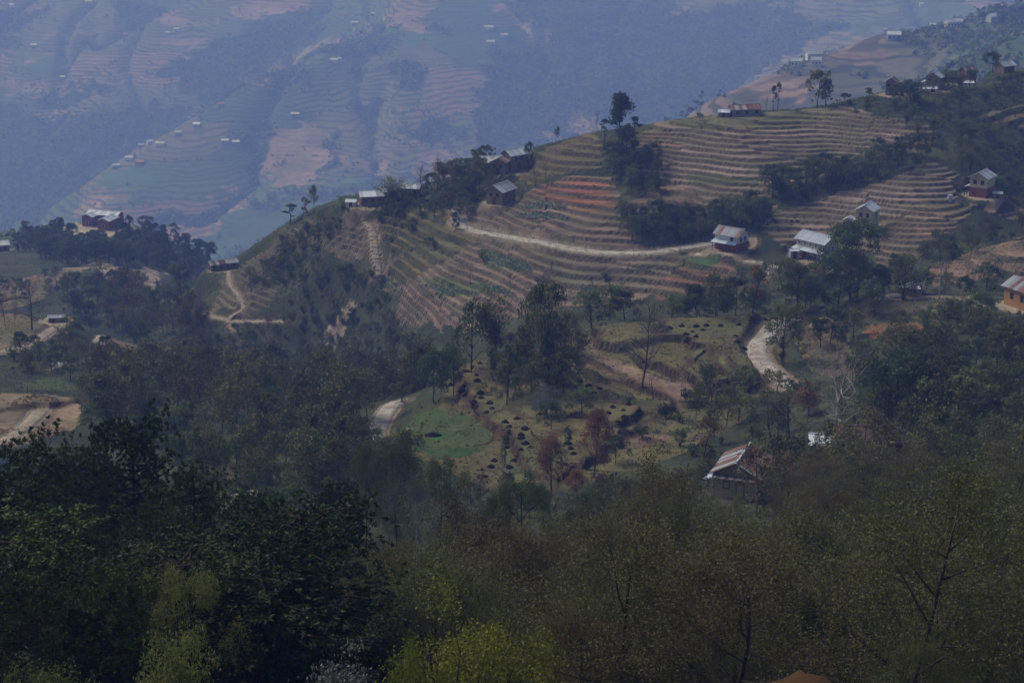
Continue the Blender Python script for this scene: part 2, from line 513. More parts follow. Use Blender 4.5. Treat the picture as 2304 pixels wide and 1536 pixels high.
PLOTS = [  # corners in the photo, soil, bank colour, terrace step (0 = none), nearest distance
    # open grassy ground round the knoll and between the woods
    ([(900, 1010), (1020, 850), (1090, 795), (1330, 745), (1460, 725), (1690, 715), (1770, 740), (1760, 850), (1690, 930), (1560, 1010), (1420, 1060), (1240, 1110), (1060, 1090)], C_OLIVE, C_BANK, 1.0, 225),
    ([(885, 995), (940, 930), (1020, 918), (1085, 945), (1115, 975), (1100, 1010), (1000, 1035), (900, 1015)], C_GREEN, C_BANKG, 0, 225),
    ([(1290, 765), (1335, 744), (1345, 790), (1440, 838), (1540, 850), (1560, 870), (1535, 915), (1430, 865), (1300, 812)], (0.25, 0.175, 0.125), C_BANK, 0, 225),
    ([(1410, 905), (1500, 900), (1545, 930), (1480, 1010), (1400, 1020), (1420, 960)], (0.17, 0.115, 0.08), C_BANK, 0, 225),
    ([(1560, 790), (1600, 785), (1660, 850), (1640, 900), (1590, 900)], (0.15, 0.16, 0.06), C_BANKG, 0.9, 225),
    ([(1150, 985), (1240, 975), (1265, 1050), (1240, 1085), (1130, 1080)], (0.12, 0.13, 0.06), C_BANKG, 0, 225),
    # right: grass shelf, red field, brown plot
    ([(1880, 700), (1940, 680), (2130, 668), (2230, 690), (2120, 705), (1930, 712)], C_DRY, C_BANK, 0.8, 250),
    ([(1940, 730), (2060, 725), (2110, 745), (2125, 790), (2060, 775), (1960, 760)], (0.21, 0.10, 0.06), C_BANK, 0, 250),
    ([(1780, 760), (1850, 720), (1900, 750), (1990, 790), (1930, 860), (1830, 840)], (0.13, 0.10, 0.08), C_BANK, 1.0, 250),
    # left foreground field and terraces beyond
    ([(-160, 880), (0, 886), (100, 884), (165, 895), (190, 920), (160, 965), (60, 1000), (0, 1012), (-160, 1040)], C_TAN, (0.20, 0.13, 0.08), 0.9, 225),
    ([(50, 858), (120, 848), (180, 868), (120, 880), (55, 878)], (0.07, 0.10, 0.035), C_BANKG, 0, 312),
    ([(-160, 715), (0, 700), (60, 712), (140, 728), (150, 750), (60, 790), (-160, 810)], (0.22, 0.155, 0.105), C_BANK, 1.3, 312),
    ([(205, 800), (235, 768), (330, 770), (400, 790), (480, 805), (440, 822), (330, 832), (225, 815)], (0.26, 0.20, 0.145), C_BANK, 1.2, 330),
    ([(-160, 640), (0, 630), (80, 600), (140, 625), (90, 680), (0, 700), (-160, 700)], (0.19, 0.135, 0.095), C_BANK, 1.6, 500),
    ([(90, 650), (150, 605), (215, 598), (165, 645)], C_TAN, C_BANK, 1.5, 560),
    ([(220, 590), (300, 605), (375, 615), (360, 640), (270, 632), (205, 612)], (0.30, 0.24, 0.18), C_BANK, 1.5, 560),
    ([(175, 455), (215, 490), (255, 510), (250, 530), (205, 540), (180, 520)], (0.50, 0.43, 0.33), C_BANK, 0, 700),
    ([(460, 1055), (560, 1045), (640, 1060), (640, 1085), (560, 1098), (480, 1085)], (0.13, 0.105, 0.08), C_BANK, 1.0, 225),
    ([(590, 1125), (640, 1105), (660, 1120), (640, 1160), (600, 1150)], (0.04, 0.14, 0.03), C_BANKG, 0, 200),
    # left spur
    ([(480, 690), (500, 630), (560, 585), (640, 535), (700, 495), (735, 520), (690, 580), (640, 620), (600, 690), (540, 720)], C_DRY, C_BANK, 1.05, 400),
    ([(590, 640), (640, 590), (700, 570), (700, 620), (640, 670)], (0.10, 0.115, 0.05), C_BANKG, 1.05, 400),
    ([(715, 540), (770, 490), (810, 476), (850, 455), (850, 560), (800, 580), (740, 570)], C_LILAC, C_BANK, 1.1, 400),
    ([(845, 505), (900, 470), (1000, 465), (1020, 455), (960, 560), (880, 560)], C_OLIVE, C_BANKG, 1.5, 400),
    ([(740, 790), (712, 770), (735, 755), (760, 700), (790, 668), (800, 690), (775, 745), (755, 790)], (0.34, 0.27, 0.21), C_BANK, 0, 400),
    # central terraces below and above the dirt road
    ([(1022, 495), (1100, 512), (1230, 550), (1400, 578), (1570, 560), (1480, 640), (1440, 690), (1040, 750), (890, 725), (905, 668), (860, 640), (870, 590), (950, 545)], C_SOIL, C_BANK, 0.95, 400),
    ([(870, 600), (950, 545), (1022, 455), (1080, 545), (1000, 590), (900, 650)], C_OLIVE, C_BANKG, 1.8, 400),
    ([(885, 728), (905, 668), (860, 640), (905, 645), (965, 640), (1010, 745)], C_SOIL, C_BANK, 1.6, 400),
    ([(1080, 560), (1180, 585), (1190, 615), (1120, 605), (1075, 580)], (0.15, 0.17, 0.10), C_BANKG, 0.95, 400),
    ([(930, 640), (1100, 640), (1150, 655), (1000, 668)], (0.13, 0.17, 0.06), C_BANKG, 0.95, 400),
    ([(1230, 575), (1400, 600), (1560, 575), (1460, 650), (1250, 650)], (0.17, 0.14, 0.10), C_BANK, 0.95, 400),
    ([(1040, 490), (1110, 470), (1200, 425), (1300, 395), (1385, 400), (1400, 480), (1450, 560), (1330, 565), (1150, 522)], C_SOIL, C_BANK, 0.85, 400),
    ([(1205, 440), (1230, 415), (1300, 398), (1375, 420), (1385, 470), (1370, 492), (1320, 490), (1260, 455)], (0.31, 0.135, 0.085), C_BANK, 0.5, 400),
    ([(1170, 400), (1210, 345), (1330, 298), (1365, 330), (1350, 385), (1260, 392), (1190, 420)], C_OLIVE, C_BANK, 0.95, 400),
    ([(1378, 475), (1440, 445), (1520, 400), (1570, 430), (1580, 480), (1450, 492)], (0.22, 0.145, 0.10), C_BANK, 1.1, 400),
    ([(1462, 655), (1500, 615), (1550, 592), (1640, 588), (1670, 620), (1600, 655), (1480, 678)], (0.23, 0.125, 0.085), C_BANK, 1.0, 370),
    ([(1530, 590), (1570, 575), (1630, 580), (1610, 600), (1560, 602)], (0.06, 0.13, 0.04), C_BANKG, 0, 370),
    # big terraced hill on the right
    ([(1400, 370), (1440, 310), (1480, 272), (1700, 256), (1870, 240), (1990, 262), (2110, 300), (2020, 345), (1940, 372), (1810, 405), (1720, 425), (1765, 478), (1600, 480), (1545, 420)], C_LILAC, C_BANK, 0.76, 400),
    ([(1500, 268), (1700, 256), (1860, 240), (1890, 262), (1700, 292), (1560, 290)], (0.19, 0.17, 0.10), C_BANKG, 0.8, 400),
    ([(1430, 330), (1450, 300), (1500, 292), (1530, 330), (1500, 380), (1430, 378)], (0.25, 0.145, 0.10), C_BANK, 0.6, 400),
    ([(1540, 395), (1640, 398), (1720, 405), (1710, 425), (1560, 418)], (0.14, 0.14, 0.08), C_BANKG, 1.05, 400),
    ([(1715, 520), (1730, 488), (1810, 458), (1900, 430), (2000, 405), (2100, 365), (2165, 398), (2140, 450), (2030, 485), (1990, 540), (1960, 570), (1880, 565), (1760, 550)], C_LILAC, C_BANK, 0.8, 400),
    ([(1960, 560), (2010, 495), (2130, 445), (2190, 470), (2130, 530), (2060, 580), (1990, 600)], (0.23, 0.16, 0.11), C_BANK, 0.8, 400),
    ([(2170, 455), (2180, 470), (2320, 455), (2500, 440), (2500, 520), (2304, 505)], C_SOIL, C_BANK, 1.2, 400),
    ([(2080, 610), (2160, 580), (2304, 530), (2500, 455), (2500, 620), (2304, 618), (2180, 632), (2100, 645)], (0.27, 0.175, 0.12), C_BANK, 1.15, 370),
    ([(2180, 262), (2304, 235), (2480, 220), (2480, 300), (2304, 290)], (0.13, 0.10, 0.065), C_BANKG, 1.6, 455),
    ([(2000, 340), (2060, 310), (2120, 320), (2090, 345)], (0.14, 0.09, 0.06), C_BANK, 1.2, 455),
]
# earth ledges of the knoll: each plot stands a step above the one in front of it
LEDGES = [([(1275, 765), (1300, 815), (1430, 868), (1540, 920), (1640, 905), (1760, 850), (1760, 720), (1460, 722), (1335, 742)], 1.1),
          ([(1334, 746), (1340, 786), (1400, 797), (1480, 832), (1556, 872), (1640, 893), (1700, 860), (1700, 722), (1460, 722)], 1.6),
          ([(1470, 760), (1540, 768), (1590, 790), (1625, 850), (1660, 868), (1700, 830), (1700, 722), (1480, 724)], 1.3),
          ([(1025, 850), (1055, 912), (1105, 958), (1148, 1015), (1230, 1105), (1310, 1060), (1430, 975), (1530, 905), (1300, 830), (1100, 795)], 1.3),
          ([(1160, 930), (1200, 952), (1290, 935), (1400, 962), (1440, 930), (1420, 890), (1300, 850), (1200, 860), (1150, 890)], 1.0),
          ([(1545, 800), (1580, 832), (1600, 882), (1640, 890), (1660, 850), (1620, 800), (1570, 785)], 0.8),
          ([(1935, 715), (2060, 712), (2140, 735), (2300, 760), (2320, 690), (2130, 672), (1900, 690)], 1.2),
          ([(-160, 930), (60, 925), (140, 915), (190, 905), (165, 888), (0, 880), (-160, 880)], 0.8)]
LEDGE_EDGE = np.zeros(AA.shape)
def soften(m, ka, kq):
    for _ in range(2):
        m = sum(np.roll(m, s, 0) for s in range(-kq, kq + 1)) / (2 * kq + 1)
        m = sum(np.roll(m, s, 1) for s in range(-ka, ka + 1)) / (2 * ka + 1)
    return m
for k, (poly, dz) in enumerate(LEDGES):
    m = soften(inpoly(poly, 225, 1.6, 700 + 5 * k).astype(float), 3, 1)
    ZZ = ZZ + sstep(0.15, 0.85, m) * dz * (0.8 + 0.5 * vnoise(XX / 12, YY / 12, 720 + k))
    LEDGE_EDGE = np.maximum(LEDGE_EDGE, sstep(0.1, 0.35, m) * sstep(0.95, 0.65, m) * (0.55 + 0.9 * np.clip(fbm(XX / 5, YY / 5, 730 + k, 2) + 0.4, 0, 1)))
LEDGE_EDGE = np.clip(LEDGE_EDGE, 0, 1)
LEV_H = np.zeros(AA.shape); BANK = np.zeros(AA.shape + (3,)); TERR = np.zeros(AA.shape)
for k, (poly, soil, bank, h, ymin) in enumerate(PLOTS):
    m = inpoly(poly, ymin, 1.0, 60 + 3 * k)
    CC[m, :3] = soil
    BANK[m] = bank
    if h > 0 and not (LEV_H[m] > 0).all():
        mm = m & (LEV_H == 0) if h in (0.95,) else m
        LEV_H[mm] = h
        TERR[mm] = 1
lev_n = 1.5 * vnoise(XX / 30, YY / 30, 5) + 0.5 * vnoise(XX / 9, YY / 9, 6)
hh = np.where(LEV_H > 0, LEV_H, 1.0)
# neighbouring holdings cut their terraces at different levels
hold = hash2(np.floor(XX / 38 + 0.9 * fbm(XX / 30, YY / 30, 15, 2) + 0.25 * YY / 38), np.floor(ZZ / 7 + fbm(XX / 40, YY / 40, 16, 2)), 17)
hh = hh * (0.85 + 0.45 * hold)
L = (ZZ + lev_n) / hh + 5 * hold
fl = np.floor(L); fr = L - fl
wr = 0.22 + 0.14 * np.clip(fbm(XX / 6, YY / 6, 19, 2) + 0.3, 0, 1)
prof = 0.10 * fr + 0.90 * sstep(1 - wr, 1.0, fr)
zt = hh * (fl + prof + 0.36 - 5 * hold) - lev_n
ZB = ZZ.copy()
ZZ = np.where(TERR > 0, zt, ZZ)
riser = (TERR > 0) & (fr > 1 - wr * 1.02) & (fr < 0.985)
tr_id = hash2(fl, np.floor(XX / 45 + 0.7 * np.sin(fl)), 77)
shade = 0.82 + 0.36 * tr_id
grassy = sstep(0.62, 0.9, hash2(fl + 5, np.floor(XX / 30 + 0.5 * np.sin(fl * 3)), 78)) * 0.45
tm = (TERR > 0)
tc_ = CC[..., :3] * shade[..., None]
tc_ = tc_ * (1 - grassy[..., None]) + np.array([0.13, 0.14, 0.065]) * grassy[..., None]
mott = fbm(XX / 7, YY / 5, 83, 3)
tc_ = tc_ * (1 + 0.45 * mott)[..., None]
gp = sstep(0.12, 0.4, fbm(XX / 16, YY / 10, 84, 3))[..., None] * 0.55
tc_ = tc_ * (1 - gp) + np.array([0.12, 0.12, 0.06]) * gp                # fallow, grassed-over stretches
lip = tm & (fr > 1 - wr * 1.9) & (~riser)                # grass along the terrace lip
tc_ = np.where(lip[..., None], tc_ * 0.75 + np.array([0.05, 0.055, 0.025]) * 0.5, tc_)
bankc = BANK * (0.75 + 0.7 * vnoise(XX / 3, YY / 3, 30) + 0.3)[..., None]
CC[..., :3] = np.where(tm[..., None], np.where(riser[..., None], bankc, tc_), CC[..., :3])

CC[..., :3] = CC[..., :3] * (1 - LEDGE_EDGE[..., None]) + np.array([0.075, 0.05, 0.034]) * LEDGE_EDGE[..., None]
# far hillside: patchwork of terraced plots, woods and bare fields
fm = YY > 830
lz = ZB / 48 + 0.9 * fbm(XX / 400, YY / 400, 41, 3)
lx = XX / 155 + 0.8 * fbm(XX / 300, YY / 300, 44, 3) + hash2(np.floor(lz), np.floor(lz) * 0, 3) * 3
pid = hash2(np.floor(lx), np.floor(lz), 91)
pal = np.array([(0.13, 0.135, 0.075), (0.09, 0.13, 0.065), (0.21, 0.155, 0.11), (0.12, 0.12, 0.075), (0.06, 0.105, 0.05), (0.25, 0.17, 0.125), (0.15, 0.135, 0.085)])
fc = pal[(pid * 6.999).astype(int)]
CC[..., :3] = np.where(fm[..., None], fc, CC[..., :3])
CC[..., 3] = np.where(fm, 0.5 + 0.5 * hash2(np.floor(lx) + 3, np.floor(lz), 92), 0)
wood_n = fbm(XX / 230, YY / 230, 52, 4)
FB, FG_, FD = (0.26, 0.185, 0.145), (0.065, 0.13, 0.06), (0.028, 0.042, 0.028)
patch = 1 + 0.5 * fbm(XX / 45, YY / 45, 61, 3)
FARPLOTS = [
    ([(600, 300), (650, 280), (745, 288), (745, 330), (690, 412), (640, 424), (585, 395)], FB, 0.25),
    ([(745, 350), (790, 345), (850, 368), (845, 392), (735, 395)], FB, 0.15),
    ([(820, 50), (962, 54), (958, 86), (825, 75)], FB, 0.05), ([(725, 88), (800, 88), (812, 110), (700, 116)], FB, 0.2),
    ([(930, 330), (980, 320), (1030, 345), (1022, 392), (918, 396)], (0.26, 0.19, 0.14), 0.4),
    ([(1345, 88), (1432, 90), (1412, 140), (1350, 136)], FB, 0.35), ([(515, 15), (620, 8), (648, 35), (590, 47), (512, 45)], FB, 0.05),
    ([(370, 28), (460, 38), (466, 56), (362, 56)], FB, 0.1), ([(100, 78), (220, 72), (205, 90), (88, 95)], FB, 0.4),
    ([(0, 188), (110, 185), (205, 192), (100, 212), (0, 232)], FB, 0.4), ([(50, 130), (120, 118), (130, 140), (60, 145)], FB, 0.3),
    ([(390, 490), (460, 440), (540, 430), (565, 445), (540, 470), (430, 505)], (0.25, 0.18, 0.14), 0.6),
    ([(1690, 195), (1740, 166), (1830, 160), (1815, 222), (1680, 240)], (0.27, 0.19, 0.14), 0.5),
    ([(1640, 215), (1700, 180), (1760, 155), (1740, 170), (1660, 220)], FB, 0.3),
    ([(1880, 110), (1990, 100), (2010, 130), (1880, 140)], (0.24, 0.18, 0.14), 0.7),
    ([(190, 440), (240, 420), (235, 470), (180, 470)], FB, 0.6), ([(330, 85), (470, 85), (460, 100), (350, 100)], FB, 0.3),
    ([(160, 190), (210, 180), (210, 205), (120, 210)], FB, 0.3), ([(640, 60), (680, 20), (700, 30), (660, 70)], (0.2, 0.18, 0.12), 0.3),
    ([(700, 105), (740, 88), (640, 160), (620, 155)], (0.34, 0.27, 0.19), 0.1), ([(1080, 10), (1130, 10), (1215, 80), (1190, 75)], FB, 0.1),
    ([(230, 390), (350, 375), (405, 400), (250, 432)], FG_, 0.3), ([(420, 540), (560, 490), (650, 470), (660, 520), (520, 570), (440, 575)], (0.05, 0.10, 0.055), 0.25),
    ([(820, 80), (962, 90), (930, 110), (815, 106)], FG_, 0.5), ([(20, 150), (130, 140), (142, 160), (60, 172)], FG_, 0.1), ([(780, 395), (930, 400), (900, 440), (760, 430)], FG_, 0.5),
    ([(1880, 270), (2060, 190), (2310, 60), (2500, 0), (2500, 120), (2304, 150), (2180, 190), (2020, 260)], (0.075, 0.125, 0.06), 0.3),
    ([(2180, 50), (2240, 52), (2240, 64), (2170, 66)], (0.10, 0.19, 0.05), 0.1), ([(1880, 60), (2000, 30), (2010, 60), (1900, 90)], FG_, 0.5),
    ([(-160, 240), (0, 240), (210, 262), (330, 250), (425, 250), (400, 285), (320, 325), (200, 410), (60, 455), (-160, 560)], FD, 0),
    ([(480, 85), (690, 25), (735, 70), (600, 150), (500, 215), (420, 215), (330, 170), (400, 130)], FD, 0), ([(240, 10), (350, 5), (370, 40), (260, 50)], FD, 0),
    ([(1100, 110), (1240, 95), (1130, -20), (1500, -30), (1520, 40), (1700, 20), (1890, 60), (1640, 205), (1560, 260), (1430, 290), (1310, 255), (1240, 300), (1180, 375), (1080, 345), (1060, 240)], FD, 0),
    ([(570, 175), (650, 165), (675, 205), (600, 225)], FD, 0), ([(860, 145), (935, 130), (950, 150), (905, 215), (890, 200)], FD, 0),
    ([(560, 300), (600, 280), (585, 390), (550, 380)], FD, 0), ([(745, 330), (775, 290), (790, 300), (735, 395), (700, 420)], FD, 0),
    ([(640, 420), (760, 430), (900, 440), (880, 455), (640, 445)], FD, 0), ([(560, 455), (640, 450), (620, 470), (560, 480)], FD, 0),
    ([(960, 55), (1000, 60), (990, 85), (955, 80)], FD, 0),
]
FARWOOD = np.zeros(AA.shape, bool)
for k, (poly, c, st) in enumerate(FARPLOTS):
    m = inpoly(poly, 850, 2.6, 300 + 3 * k)
    CC[m, :3] = (np.array(c) * patch[..., None])[m]
    CC[m, 3] = st
    if c == FD:
        FARWOOD |= m
    else:
        FARWOOD &= ~m
PLOT_EDGE = fm & ((pid != np.roll(pid, 1, 0)) | (pid != np.roll(pid, 2, 1)))
pock = fm & (wood_n > (0.27 + 0.25 * (YY < 1900))) & (CC[..., 0] < 0.20)
gully_n = fbm(XX / 170 + 0.5 * fbm(XX / 400, YY / 400, 66, 2), YY / 900, 63, 3)
GULLY = (YY > 2300) & (np.abs(gully_n) < 0.020 + 0.02 * vnoise(XX / 90, YY / 90, 64))
FARWOOD |= pock | GULLY
CC[FARWOOD, :3] = FD; CC[FARWOOD, 3] = 0

# ------------------------------------------------------------------ roads and paths: beds cut into the slope, then a strip laid on the bed
def spline(pts, step):
    pts = [np.array(p, float) for p in pts]
    pts = [2 * pts[0] - pts[1]] + pts + [2 * pts[-1] - pts[-2]]
    out = []
    for i in range(1, len(pts) - 2):
        p0, p1, p2, p3 = pts[i - 1:i + 3]
        n = max(2, int(np.linalg.norm(p2 - p1) / step))
        for k in range(n):
            t = k / n
            out.append(0.5 * ((2 * p1) + (-p0 + p2) * t + (2 * p0 - 5 * p1 + 4 * p2 - p3) * t * t + (-p0 + 3 * p1 - 3 * p2 + p3) * t ** 3))
    out.append(pts[-2])
    return np.array(out)


def zbase(x, y):
    return bil(ZB, acol, qrow, x / y, np.log(y))


ROADS = [  # name, label-free setting; photo points, width, material, nearest distance
    ('dirt_road', [(1022, 470), (1040, 482), (1028, 498), (1050, 512), (1120, 527), (1200, 541), (1260, 555), (1330, 568), (1400, 571), (1480, 566), (1560, 553), (1620, 545), (1680, 540)], 3.6, M_ROAD, 400),
    ('dirt_road', [(1770, 715), (1735, 735), (1708, 765), (1703, 790), (1716, 820), (1745, 845), (1775, 870)], 3.7, M_ROAD, 250),
    ('track', [(800, 472), (822, 490), (838, 520), (843, 560), (850, 600), (846, 625)], 2.2, M_PATH, 400),
    ('track', [(1565, 572), (1610, 574), (1650, 578), (1700, 590), (1760, 604), (1830, 606), (1900, 612)], 2.4, M_ROAD, 380),
    ('track', [(1710, 590), (1735, 600), (1720, 625), (1700, 650)], 1.8, M_ROAD, 380),
    ('footpath', [(515, 610), (520, 640), (540, 665), (548, 690), (530, 702), (515, 725), (525, 745)], 1.3, M_PATH, 400),
    ('track', [(340, 640), (400, 680), (460, 705), (520, 722), (600, 722), (650, 724)], 1.8, M_PATH, 400),
    ('track', [(190, 600), (225, 595), (235, 612), (280, 628), (340, 640)], 2.6, M_PATH, 560),
    ('dirt_road', [(905, 905), (880, 920), (860, 945), (845, 975), (835, 1000)], 3.0, M_ROAD, 225),
    ('track', [(760, 1045), (790, 1020), (820, 1000)], 2.0, M_ROAD, 225),
    ('track', [(520, 1118), (580, 1108), (640, 1095)], 1.8, M_ROAD, 200),
    ('footpath', [(215, 770), (228, 760), (225, 790), (190, 810), (110, 830)], 1.4, M_PATH, 330),
    ('track', [(0, 795), (60, 775), (105, 748), (135, 735)], 2.6, M_PATH, 330),
    ('track', [(-40, 1010), (20, 985), (70, 950), (90, 925)], 2.6, M_PATH, 225),
]
road_lines = []
for name, pts, w, mat, ymin in ROADS:
    w3 = [at(u, v, ymin) for u, v in pts]
    line = spline([(p.x, p.y) for p in w3], 1.2)
    zc = zbase(line[:, 0], line[:, 1])
    for _ in range(30):
        zc[1:-1] = (zc[:-2] + 2 * zc[1:-1] + zc[2:]) / 4
    road_lines.append((name, line, zc, w, mat))


def carve(line, zc, w, edge):
    lo, hi = line.min(0) - w - edge, line.max(0) + w + edge
    j0, j1 = np.searchsorted(yrow, [lo[1], hi[1]])
    sub = (slice(j0, j1), slice(None))
    x, y = XX[sub], YY[sub]
    msk = (x > lo[0]) & (x < hi[0])
    idx = np.nonzero(msk)
    px, py = x[idx], y[idx]
    best = np.full(px.shape, 1e9); bz = np.zeros(px.shape)
    for k in range(len(line)):
        d = (px - line[k, 0]) ** 2 + (py - line[k, 1]) ** 2
        b = d < best
        best[b] = d[b]; bz[b] = zc[k]
    d = np.sqrt(best)
    f = 1 - sstep(w, w + edge, d)
    jj = idx[0] + j0; ii = idx[1]
    ZZ[jj, ii] = ZZ[jj, ii] * (1 - f) + bz * f
    return jj, ii, d


for name, line, zc, w, mat in road_lines:
    jj, ii, d = carve(line, zc, w * 0.55, 1.6)
    k = (d < w * 0.75)
    CC[jj[k], ii[k], :3] = np.array([0.27, 0.22, 0.16])
    k = (d > w * 0.75) & (d < w * 0.75 + 1.0)
    CC[jj[k], ii[k], :3] = CC[jj[k], ii[k], :3] * 0.5 + np.array([0.06, 0.045, 0.03])

# level pads for the houses (photo point of the middle of the front foot, half size)
PADS = {}


def pad(key, u, v, r, ymin=0, col=None, dz=0.0, fade=2.5):
    p = at(u, v, ymin)
    z = float(zbase(np.array([p.x]), np.array([p.y]))[0]) + dz
    jj, ii, d = carve(np.array([[p.x, p.y]]), np.array([z]), r, fade)
    if col is not None:
        k = d < r * (0.9 + 0.25 * rng.random(len(d)))
        CC[jj[k], ii[k], :3] = col
    PADS[key] = Vector((p.x, p.y, z))
    return PADS[key]
YARD = (0.36, 0.29, 0.21)
for key, u, v, r, ymin, col in [
    ('porch_house', 1838, 578, 6.5, 400, YARD), ('tall_cream_house', 1950, 512, 4.0, 420, YARD), ('brick_cream_house', 2208, 440, 5.0, 420, YARD),
    ('roadside_house', 1645, 560, 5.0, 400, YARD), ('ridge_house', 1127, 455, 4.5, 450, YARD), ('rusty_house', 1668, 1118, 5.5, 180, (0.10, 0.08, 0.06)),
    ('long_rusty_house', 1960, 1020, 7, 180, (0.08, 0.065, 0.05)), ('orange_house', 2305, 690, 5, 250, YARD), ('school', 222, 512, 16, 700, (0.5, 0.43, 0.33)),
    ('long_low_house', 500, 606, 4.0, 450, YARD), ('stone_hut', 766, 842, 3.0, 380, YARD), ('lean_to_hut', 707, 860, 2.5, 380, None),
    ('knoll_house_a', 1108, 382, 4.5, 450, YARD), ('knoll_house_b', 1148, 385, 5, 450, YARD), ('saddle_house_a', 830, 462, 5, 450, YARD), ('saddle_house_b', 925, 440, 4, 450, None),
    ('crest_shed', 1672, 262, 6, 470, None), ('hill_house_a', 2008, 214, 4, 480, YARD), ('hill_house_b', 2105, 202, 5, 480, YARD), ('hill_house_c', 2175, 186, 4.5, 480, YARD), ('hill_house_d', 2262, 150, 4.5, 480, None),
    ('flat_roof_hut', 128, 722, 4, 330, YARD), ('left_shed', 2, 1040, 4, 200, None), ('far_left_house', 2, 566, 6, 600, YARD), ('pipe_shed', 2050, 662, 4, 250, None),
]:
    pad(key, u, v, r, ymin, col, fade=2.5 if key != 'long_low_house' else 7.0)
# bare earth mound low on the right
bump = 3.0 * np.exp(-(((XX - 8.9) / 2.4) ** 2 + ((YY - 55) / 3.0) ** 2))
refresh()

mid0, mid1 = int(np.searchsorted(yrow, 240)), int(np.searchsorted(yrow, 660))


def terrain_piece(name, j0, j1, stride, mat, smooth, drop_last=0.0):
    cols = np.arange(0, NA, stride)
    if cols[-1] != NA - 1: cols = np.append(cols, NA - 1)
    rows = np.arange(j0, j1)
    sub = np.ix_(rows, cols)
    V = np.stack([XX[sub], YY[sub], ZZ[sub]], -1).reshape(-1, 3)
    if drop_last:
        V.reshape(len(rows), len(cols), 3)[-1, :, 2] -= drop_last
    nc = len(cols)
    g = np.arange(len(rows) * nc).reshape(len(rows), nc)
    Fq = np.stack([g[:-1, :-1], g[:-1, 1:], g[1:, 1:], g[1:, :-1]], -1).reshape(-1, 4)
    o = mesh_np(name, V, Fq, mat, smooth=smooth, colors=CC[sub].reshape(-1, 4))
    o['kind'] = 'structure'
    return o


terrain_piece('foreground_hillside', 0, mid0 + 2, 2, M_NEAR, True, 0.3)
terrain_piece('terraced_hillside', mid0, mid1 + 1, 1, M_MID, False)
terrain_piece('far_hillside', mid1, NQ, 2, M_FAR, True)

for name, line, zc, w, mat in road_lines:
    t = np.gradient(line, axis=0); t /= np.linalg.norm(t, axis=1)[:, None] + 1e-9
    nrm = np.stack([-t[:, 1], t[:, 0]], 1)
    n = len(line)
    wob = 1 + 0.16 * fbm(np.arange(n) / 5.0, np.zeros(n), 8, 2)
    wob2 = 1 + 0.16 * fbm(np.arange(n) / 5.0, np.zeros(n) + 50, 9, 2)
    Vs = []
    for off, dz in ((-0.5, -0.25), (-0.47, 0.05), (-0.2, 0.09), (0.0, 0.07), (0.2, 0.09), (0.47, 0.05), (0.5, -0.25)):
        ww = w * (wob if off < 0 else wob2)
        Vs.append(np.column_stack([line + nrm * (off * ww)[:, None], zc + dz]))
    V = np.stack(Vs, 1).reshape(-1, 3)
    g = np.arange(n * 7).reshape(n, 7)
    Fq = np.stack([g[:-1, :-1], g[1:, :-1], g[1:, 1:], g[:-1, 1:]], -1).reshape(-1, 4)[:, ::-1]
    o = mesh_np(name, V, Fq, mat, smooth=True)
    o['kind'] = 'structure'
# ------------------------------------------------------------------ plants: generators (each returns wood mesh and crown mesh, nominal height 10 m)
def tubes(polys, sides=4):
    Vs, Fs, o = [], [], 0
    ang = np.arange(sides) * 2 * math.pi / sides
    for pts, rad in polys:
        pts = np.asarray(pts, float); rad = np.asarray(rad, float)
        k = len(pts)
        t = np.gradient(pts, axis=0); t /= np.linalg.norm(t, axis=1)[:, None] + 1e-9
        ref = np.where(np.abs(t[:, 2:3]) > 0.9, np.array([[1.0, 0, 0]]), np.array([[0, 0, 1.0]]))
        b1 = np.cross(t, ref); b1 /= np.linalg.norm(b1, axis=1)[:, None] + 1e-9
        b2 = np.cross(t, b1)
        ring = pts[:, None] + rad[:, None, None] * (np.cos(ang)[None, :, None] * b1[:, None] + np.sin(ang)[None, :, None] * b2[:, None])
        Vs.append(ring.reshape(-1, 3))
        g = o + np.arange(k * sides).reshape(k, sides)
        Fs.append(np.stack([g[:-1], np.roll(g[:-1], -1, 1), np.roll(g[1:], -1, 1), g[1:]], -1).reshape(-1, 4))
        o += k * sides
    return np.concatenate(Vs), np.concatenate(Fs)


def leaf_quads(c, size, r, up=0.35, aspect=0.6, nrm=None):
    n = len(c)
    d = r.normal(size=(n, 3)); d /= np.linalg.norm(d, axis=1)[:, None]
    d = d + np.array([0, 0, up])
    if nrm is not None: d = d * 0.7 + nrm
    d /= np.linalg.norm(d, axis=1)[:, None] + 1e-9
    t = np.cross(d, r.normal(size=(n, 3))); t /= np.linalg.norm(t, axis=1)[:, None] + 1e-9
    b = np.cross(d, t)
    s = (size * (0.6 + 0.8 * r.random(n)))[:, None] * 0.5
    V = np.stack([c - t * s, c + b * s * aspect, c + t * s, c - b * s * aspect], 1).reshape(-1, 3)
    return V, np.arange(n * 4).reshape(n, 4)


